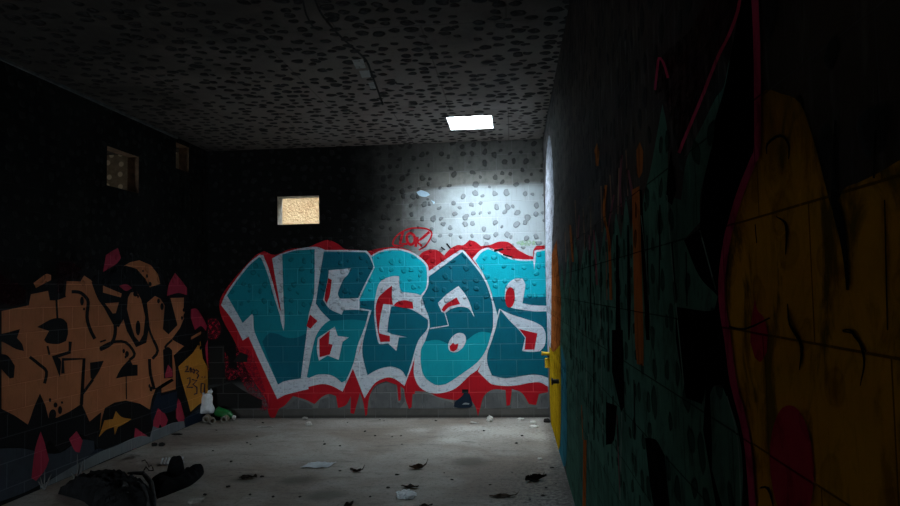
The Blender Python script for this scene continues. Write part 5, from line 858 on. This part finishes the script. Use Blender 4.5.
# --- the pile in the back left corner
bb = (-4.003, 9.031)
def bag_mesh():
    bm = bmesh.new(); n, k = 28, 16; rows = []
    for i in range(k + 1):
        t = i / k; z = .05 + .23 * t
        row = []
        for j in range(n):
            a = 2 * PI * j / n
            r = (.105 * (1 - t) ** .55 + .030 * t) * (1 + .22 * noise.noise(Vector((math.cos(a) * 2, math.sin(a) * 2, t * 3))) + .12 * math.sin(5 * a + 4 * t))
            row.append(bm.verts.new((math.cos(a) * r + .045 * t, math.sin(a) * r * .7, z - (.02 * math.cos(3 * a) if t < .1 else 0))))
        rows.append(row)
    for i in range(k):
        for j in range(n): bm.faces.new([rows[i][j], rows[i][(j+1) % n], rows[i+1][(j+1) % n], rows[i+1][j]])
    bm.faces.new(rows[0][::-1]); bm.faces.new(rows[-1])
    return bm_mesh(bm)
bag = link('carrier_bag', bag_mesh(), M_bag, loc=(bb[0] + .05, 8.72, .06), smooth=True, label='white plastic carrier bag bunched up in the back left corner', cat='bag')
link('bag_handle', tube_mesh([(.05, 0, .265), (.07, -.01, .31), (.095, -.01, .335), (.10, 0, .31), (.07, 0, .26)], [.02, .018, .013, .014, .02], 9), M_bag, bag, smooth=True)
link('bag_handle', tube_mesh([(.02, 0, .26), (-.005, -.01, .285), (-.03, -.01, .285), (-.015, 0, .255), (.01, 0, .24)], [.018, .015, .012, .013, .018], 9), M_bag, bag, smooth=True)
def bottle(L, r):
    prof = [(0, 0), (0, r * .8), (.01, r), (L * .62, r), (L * .80, r * .62), (L * .88, r * .36), (L * .9, r * .36)]
    bm = bmesh.new(); n = 22; rings = []
    for x, rr in prof:
        rings.append([bm.verts.new((x, math.cos(2*PI*i/n) * rr * (1 - .12 * (0.2 < x / L < .6)), math.sin(2*PI*i/n) * rr)) for i in range(n)])
    for a, b in zip(rings, rings[1:]):
        for i in range(n): bm.faces.new([a[i], a[(i+1) % n], b[(i+1) % n], b[i]])
    bmesh.ops.remove_doubles(bm, verts=bm.verts, dist=1e-5)
    return bm_mesh(bm)
def lying(name, L, r, px, z, rz, tilt, mat, label, cat, cap=None, group=None):
    o = link(name, bottle(L, r), mat, loc=(px[0], px[1], z), rotz=rz, smooth=True, label=label, cat=cat, group=group)
    o.rotation_euler.y = tilt
    if cap:
        b2 = bmesh.new(); cyl_between(b2, (L * .895, 0, 0), (L * 1.0, 0, 0), r * .42, 14)
        link('cap', bm_mesh(b2), cap, o)
    return o
lying('bottle', .27, .062, (-3.80, 8.74), .115, -.12, .30, M_green, 'green plastic bottle with a pale cap lying in the back left corner', 'bottle', M_white)
def can_obj(px, r, L, rz, z, label, tilt=0):
    bm = bmesh.new(); n = 20; rings = []
    for t, k in ((0, .0), (0, .82), (.0, 1), (.2, .96), (.5, .84), (.8, .97), (1, 1)):
        rings.append([bm.verts.new((t * L - L/2, math.cos(2*PI*i/n) * r * k * (1 + .12 * math.sin(2*2*PI*i/n + t*3)), math.sin(2*PI*i/n) * r * k)) for i in range(n)])
    for a, b in zip(rings, rings[1:]):
        for i in range(n): bm.faces.new([a[i], a[(i+1) % n], b[(i+1) % n], b[i]])
    bmesh.ops.remove_doubles(bm, verts=bm.verts, dist=1e-5)
    o = link('tin_can', bm_mesh(bm), M_tan, loc=(px[0], px[1], z), rotz=rz, smooth=True, label=label, cat='can', group='tins in the corner pile')
    o.rotation_euler.y = tilt
    b2 = bmesh.new(); tor = [(L/2, math.cos(2*PI*i/16) * r * .8, math.sin(2*PI*i/16) * r * .8) for i in range(17)]
    b2.free(); link('rim', tube_mesh(tor, r * .16, 6), M_stone, o)
    return o
can_obj((-3.87, 8.60), .045, .09, -1.3, .046, 'crushed tan tin under the white carrier bag, leftmost of the corner pile')
can_obj((-3.755, 8.50), .040, .08, -1.0, .041, 'crushed tan tin lying in front of the corner pile, nearest the viewer')
can_obj((-3.62, 8.58), .042, .09, -1.5, .043, 'tan tin with its round end facing out under the green bottle')
link('dark_sack', tri_lump(5, .22, .10, .07, 4, .35, 2.2), M_black, loc=(-3.84, 8.80, 0), label='small black sack at the bottom of the corner pile', cat='sack')

# --- leaves
def leaf(px, L, Wd, curl, rz, seed, label, mat=M_leaf, bend=.3, stem=True, tilt=0.0):
    o = link('dry_leaf', leaf_mesh(L, Wd, curl, seed, bend), mat, loc=F(px, .002), rotz=rz, smooth=True, label=label, cat='leaf', group='dead leaves on the floor')
    if stem:
        z = bend * L * .3
        link('leaf_stem', tube_mesh([(L * .46, 0, z * .9 + .004), (L * .54, .004, z * 1.3 + .012), (L * .60, .008, z * 1.7 + .025)], [.005, .0035, .002], 6), mat, o)
    return o
leaf((-0.883, 6.340), .155, .10, 1.5, .25, 1, 'large curled brown leaf with its stem raised, middle of the floor', bend=.75)
leaf((-1.420, 6.227), .135, .075, 1.0, -.35, 2, 'curled brown leaf right of the flat white sheet', M_leafd, .6)
leaf((-0.867, 5.736), .15, .08, .9, -.15, 3, 'dark curled leaf just behind the crumpled white paper', M_leafd, .35, False)
leaf((-0.109, 5.507), .21, .07, .8, .08, 4, 'long flat brown leaf near the bottom, third from the right wall', M_leaf, .15)
leaf((-2.325, 5.995), .15, .10, .6, .1, 5, 'dark flattened leaf alone on the left part of the floor', M_leafd, .12, False)
o = leaf((0.143, 5.965), .16, .12, 1.5, .3, 6, 'crumpled dark leaf cluster beside the right wall', M_leafd, .5)
link('second_blade', leaf_mesh(.14, .09, 1.4, 17, .6), M_leafd, o, loc=(.045, .02, .012), rotz=-.5, smooth=True)
leaf((0.328, 6.376), .065, .03, .5, .05, 7, 'tiny black leaf scrap close to the foot of the right wall', M_leafd, .1, False)
leaf((-1.257, 5.250), .11, .07, 1.3, 1.2, 8, 'dark upright leaf cut by the bottom edge, left of the crumpled paper', M_leafd, .6, False)
leaf((-0.674, 5.242), .10, .06, 1.0, .2, 9, 'dark leaf at the bottom edge just right of the crumpled paper', M_leafd, .3, False)

# --- papers
def sheet_mesh(L, Wd, seed, amp):
    bm = bmesh.new(); n, k = 24, 16; rows = []
    for i in range(n + 1):
        row = []
        for j in range(k + 1):
            x, y = (i / n - .5) * L, (j / k - .5) * Wd
            x2 = x + y * .25
            z = amp * (.5 + noise.noise(Vector((x * 14, y * 14, seed)))) + amp * .8 * abs(noise.noise(Vector((x * 30, y * 26, seed + 3))))
            row.append(bm.verts.new((x2, y, max(z, 0) + .002)))
        rows.append(row)
    for i in range(n):
        for j in range(k): bm.faces.new([rows[i][j], rows[i+1][j], rows[i+1][j+1], rows[i][j+1]])
    bmesh.ops.solidify(bm, geom=bm.faces[:], thickness=.0015)
    return bm_mesh(bm)
link('paper_sheet', sheet_mesh(.25, .19, 2, .010), M_paper, loc=F((-1.823, 6.434), .002), rotz=.05, label='flat white sheet of paper on the left middle of the floor', cat='paper')
def crumple(sx, sy, sz, seed):
    bm = bmesh.new(); bmesh.ops.create_icosphere(bm, subdivisions=4, radius=1)
    for v in bm.verts:
        n = abs(noise.noise(v.co * 2.2 + Vector((seed, 0, 0)))) * .8 + abs(noise.noise(v.co * 5 + Vector((0, seed, 0)))) * .35
        v.co = v.co * (.65 + n)
        v.co = Vector((v.co.x * sx / 2, v.co.y * sy / 2, v.co.z * sz / 2))
    z0 = min(v.co.z for v in bm.verts) * .6
    for v in bm.verts: v.co.z = max(v.co.z, z0) - z0
    return bm_mesh(bm)
link('paper_scrap', crumple(.15, .16, .06, 4), M_paper, loc=F((-0.862, 5.488)), label='crumpled white paper near the bottom middle of the floor', cat='paper')
link('plastic_strip', sheet_mesh(.19, .035, 8, .012), M_white, loc=F((-2.989, 8.252), .002), rotz=.08, label='white plastic sliver lying near the left end of the lettered wall', cat='plastic strip')
link('paper_scrap', crumple(.075, .06, .085, 9), M_white, loc=F((-0.307, 8.605)), label='crumpled white scrap below the dark navy patch, at the foot of the wall', cat='paper')
link('plastic_strip', sheet_mesh(.12, .04, 12, .012), M_white, loc=F((-0.495, 8.480), .002), rotz=-.15, label='flat white strip in front of the lettered wall, left of the crumpled scrap', cat='plastic strip')
link('plaster_piece', tri_lump(3, .09, .05, .035, 3), M_white, loc=F((0.063, 8.699)), label='flat pale plaster piece at the wall foot right of the white scrap', cat='plaster')
link('plaster_piece', tri_lump(8, .075, .05, .05, 3), M_white, loc=F((0.207, 8.442)), label='upper white plaster lump near the yellow strip', cat='plaster')
link('plaster_piece', tri_lump(9, .10, .07, .03, 3), M_white, loc=F((0.213, 8.243)), label='lower white plaster lump near the yellow strip', cat='plaster')
link('dark_lump', tri_lump(13, .08, .05, .06, 3), M_dark, loc=F((0.376, 8.534)), label='dark lump tucked in the back right corner', cat='rubble')
link('stone', tri_lump(21, .085, .07, .06, 3), M_white, loc=F((-2.488, 8.372)), label='pale stone in front of the lettered wall, left half', cat='stone')
link('stone', tri_lump(22, .08, .05, .05, 3), M_stone, loc=F((-2.640, 8.731)), label='grey stone touching the lettered wall behind the pale stone', cat='stone')
link('stone', tri_lump(23, .11, .14, .035, 3), M_stone, loc=F((-2.477, 5.316)), label='pale flat stone at the lower left, right of the dark clothes', cat='stone')
link('stone', tri_lump(25, .05, .05, .015, 3), M_white, loc=F((0.223, 6.725)), label='small flat white stone near the middle of the right wall', cat='stone')
# along the foot of the left wall
link('tile_shard', sheet_mesh(.13, .10, 31, .02), M_stone, loc=F((-3.800, 6.722), .002), rotz=.3, label='pale flat shard lying at the foot of the left wall', cat='shard')
link('rubble_lump', tri_lump(41, .06, .05, .045, 3), M_dark, loc=F((-3.840, 7.254)), label='dark lump by the left wall under the pink drips, left of a pair', cat='rubble')
link('rubble_lump', tri_lump(42, .065, .05, .05, 3), M_dark, loc=F((-3.762, 7.255)), label='dark lump by the left wall under the pink drips, right of a pair', cat='rubble')
link('rubble_lump', tri_lump(43, .12, .05, .02, 3), M_dark, loc=F((-3.876, 7.831)), label='flat black scrap by the left wall below the navy paint', cat='rubble')
def sprig(px, h, seed, label):
    rnd = random.Random(seed)
    root = link('weed_sprig', tube_mesh([(0, 0, 0), (.004, 0, h * .5), (.0, .004, h)], [.006, .005, .002], 6), M_straw, loc=F(px), label=label, cat='weed')
    for k in range(4):
        a = rnd.uniform(0, 6.28); r = rnd.uniform(.02, .06); hh = h * rnd.uniform(.4, .85)
        link('blade', tube_mesh([(0, 0, .002), (math.cos(a) * r * .6, math.sin(a) * r * .6, hh * .6), (math.cos(a) * r, math.sin(a) * r, hh)], [.006, .006, .002], 6), M_straw, root)
    return root
sprig((-3.799, 5.855), .24, 1, 'thin pale dry sprig at the left wall behind the charcoal coat')
sprig((-3.928, 5.609), .17, 2, 'short pale dry sprig at the left wall, far lower left')

# chips of rubble
chips = [(-3.513, 8.076), (-2.895, 7.737), (-2.065, 7.490), (-2.011, 7.334), (-1.827, 7.264), (-2.881, 7.404), (-2.814, 7.331), (-2.056, 8.558), (-1.556, 7.763), (-1.722, 8.010), (-1.186, 7.337), (-0.357, 8.033), (0.006, 7.389), (-1.264, 7.763), (-1.356, 7.710), (-1.577, 6.259), (-2.489, 5.501), (-2.121, 5.510), (-2.219, 6.046), (-2.716, 6.574), (-1.700, 5.467), (-0.545, 5.982), (-0.634, 6.207), (-1.039, 6.133), (-0.040, 6.217), (-0.219, 5.837), (-1.144, 5.481), (-2.394, 5.731), (-3.094, 7.028), (-1.916, 5.462), (0.097, 5.435), (0.233, 5.760), (0.199, 5.541), (0.320, 5.878), (-1.047, 5.732), (-1.619, 8.652), (-1.682, 8.719), (-3.269, 8.670), (-3.117, 8.536), (-0.971, 8.645), (-0.122, 8.263), (0.068, 7.761)]
proto = None
rnd = random.Random(4)
base_chips = [tri_lump(60 + i, .05, .04, .022, 2, .5) for i in range(4)]
for me in base_chips: me.materials.append(M_dark)
for i, p in enumerate(chips):
    s = rnd.uniform(.28, .72)
    o = bpy.data.objects.new('rubble_chip', base_chips[i % 4]); COL.objects.link(o)
    o.location = F(p); o.rotation_euler.z = rnd.uniform(0, 6.28); o.scale = (s * 1.2, s, s)
    o['label'] = 'tiny dark chip of rubble scattered on the concrete floor'; o['category'] = 'rubble'; o['group'] = 'dark rubble chips'

# ------------------------------------------------------------------ daylight
w = bpy.data.worlds.new('overcast_sky'); scene.world = w; w.use_nodes = True
bg = w.node_tree.nodes.get('Background') or w.node_tree.nodes.new('ShaderNodeBackground')
# a pale overcast sky, with a bright lobe added behind the viewer to favour the back wall
NW = NT(w.node_tree)
tcw = NW.n.new('ShaderNodeTexCoord')
dt = NW.add('ShaderNodeVectorMath', {0: tcw.outputs['Generated']}, operation='DOT_PRODUCT'); dt.inputs[1].default_value = (-.10, -.751, .652)
glow = NW.ramp(dt.outputs['Value'], .15, .97, .46, 1.2)
bg.inputs[0].default_value = (.78, .92, 1.0, 1)
NW.l.new(NW.math('MULTIPLY', glow, SKY_STRENGTH), bg.inputs[1])
def portal(name, h, rot, size):
    l = bpy.data.lights.new(name, 'AREA'); l.shape = 'RECTANGLE'; l.size, l.size_y = size
    l.cycles.is_portal = True
    o = bpy.data.objects.new(name, l); COL.objects.link(o); o.location = h; o.rotation_euler = rot
for nm, hcell in (('skylight_portal', SKY), ('passage_portal', ALLEY_SLIT), ('next_room_portal', ROOM_SLIT)):
    portal(nm, ((hcell[0] + hcell[1]) / 2, (hcell[2] + hcell[3]) / 2, HZ + CT - .01), (0, 0, 0), (hcell[1] - hcell[0], hcell[3] - hcell[2]))
portal('added_gap_portal', ((ADDED_GAP[0] + ADDED_GAP[1]) / 2, FY - WT + .01, (ADDED_GAP[2] + ADDED_GAP[3]) / 2), (PI / 2, 0, 0), (ADDED_GAP[1] - ADDED_GAP[0], ADDED_GAP[3] - ADDED_GAP[2]))  # sky entering by the slit added behind the viewer

# ------------------------------------------------------------------ camera
cam = bpy.data.cameras.new('camera'); cam.lens = 28.0; cam.sensor_width = 36.0; cam.clip_start = .02
co = bpy.data.objects.new('camera', cam); COL.objects.link(co)
yaw, pit, roll = .0877, .0531, .0185
f0 = Vector((-math.sin(yaw), math.cos(yaw), 0)); r0 = Vector((math.cos(yaw), math.sin(yaw), 0)); z = Vector((0, 0, 1))
fw = math.cos(pit) * f0 + math.sin(pit) * z; u0 = -math.sin(pit) * f0 + math.cos(pit) * z
rr = math.cos(roll) * r0 - math.sin(roll) * u0; uu = math.sin(roll) * r0 + math.cos(roll) * u0
co.matrix_world = Matrix(((rr.x, uu.x, -fw.x, 0), (rr.y, uu.y, -fw.y, 0), (rr.z, uu.z, -fw.z, 1.601), (0, 0, 0, 1)))
scene.camera = co

scene.view_settings.view_transform = 'Standard'; scene.view_settings.look = 'None'
scene.view_settings.exposure = EXPOSURE; scene.view_settings.gamma = 1.0; scene.view_settings.use_curve_mapping = False
scene.cycles.use_denoising = True
scene.cycles.max_bounces = 8; scene.cycles.diffuse_bounces = 6
scene.cycles.sample_clamp_indirect = 8.0
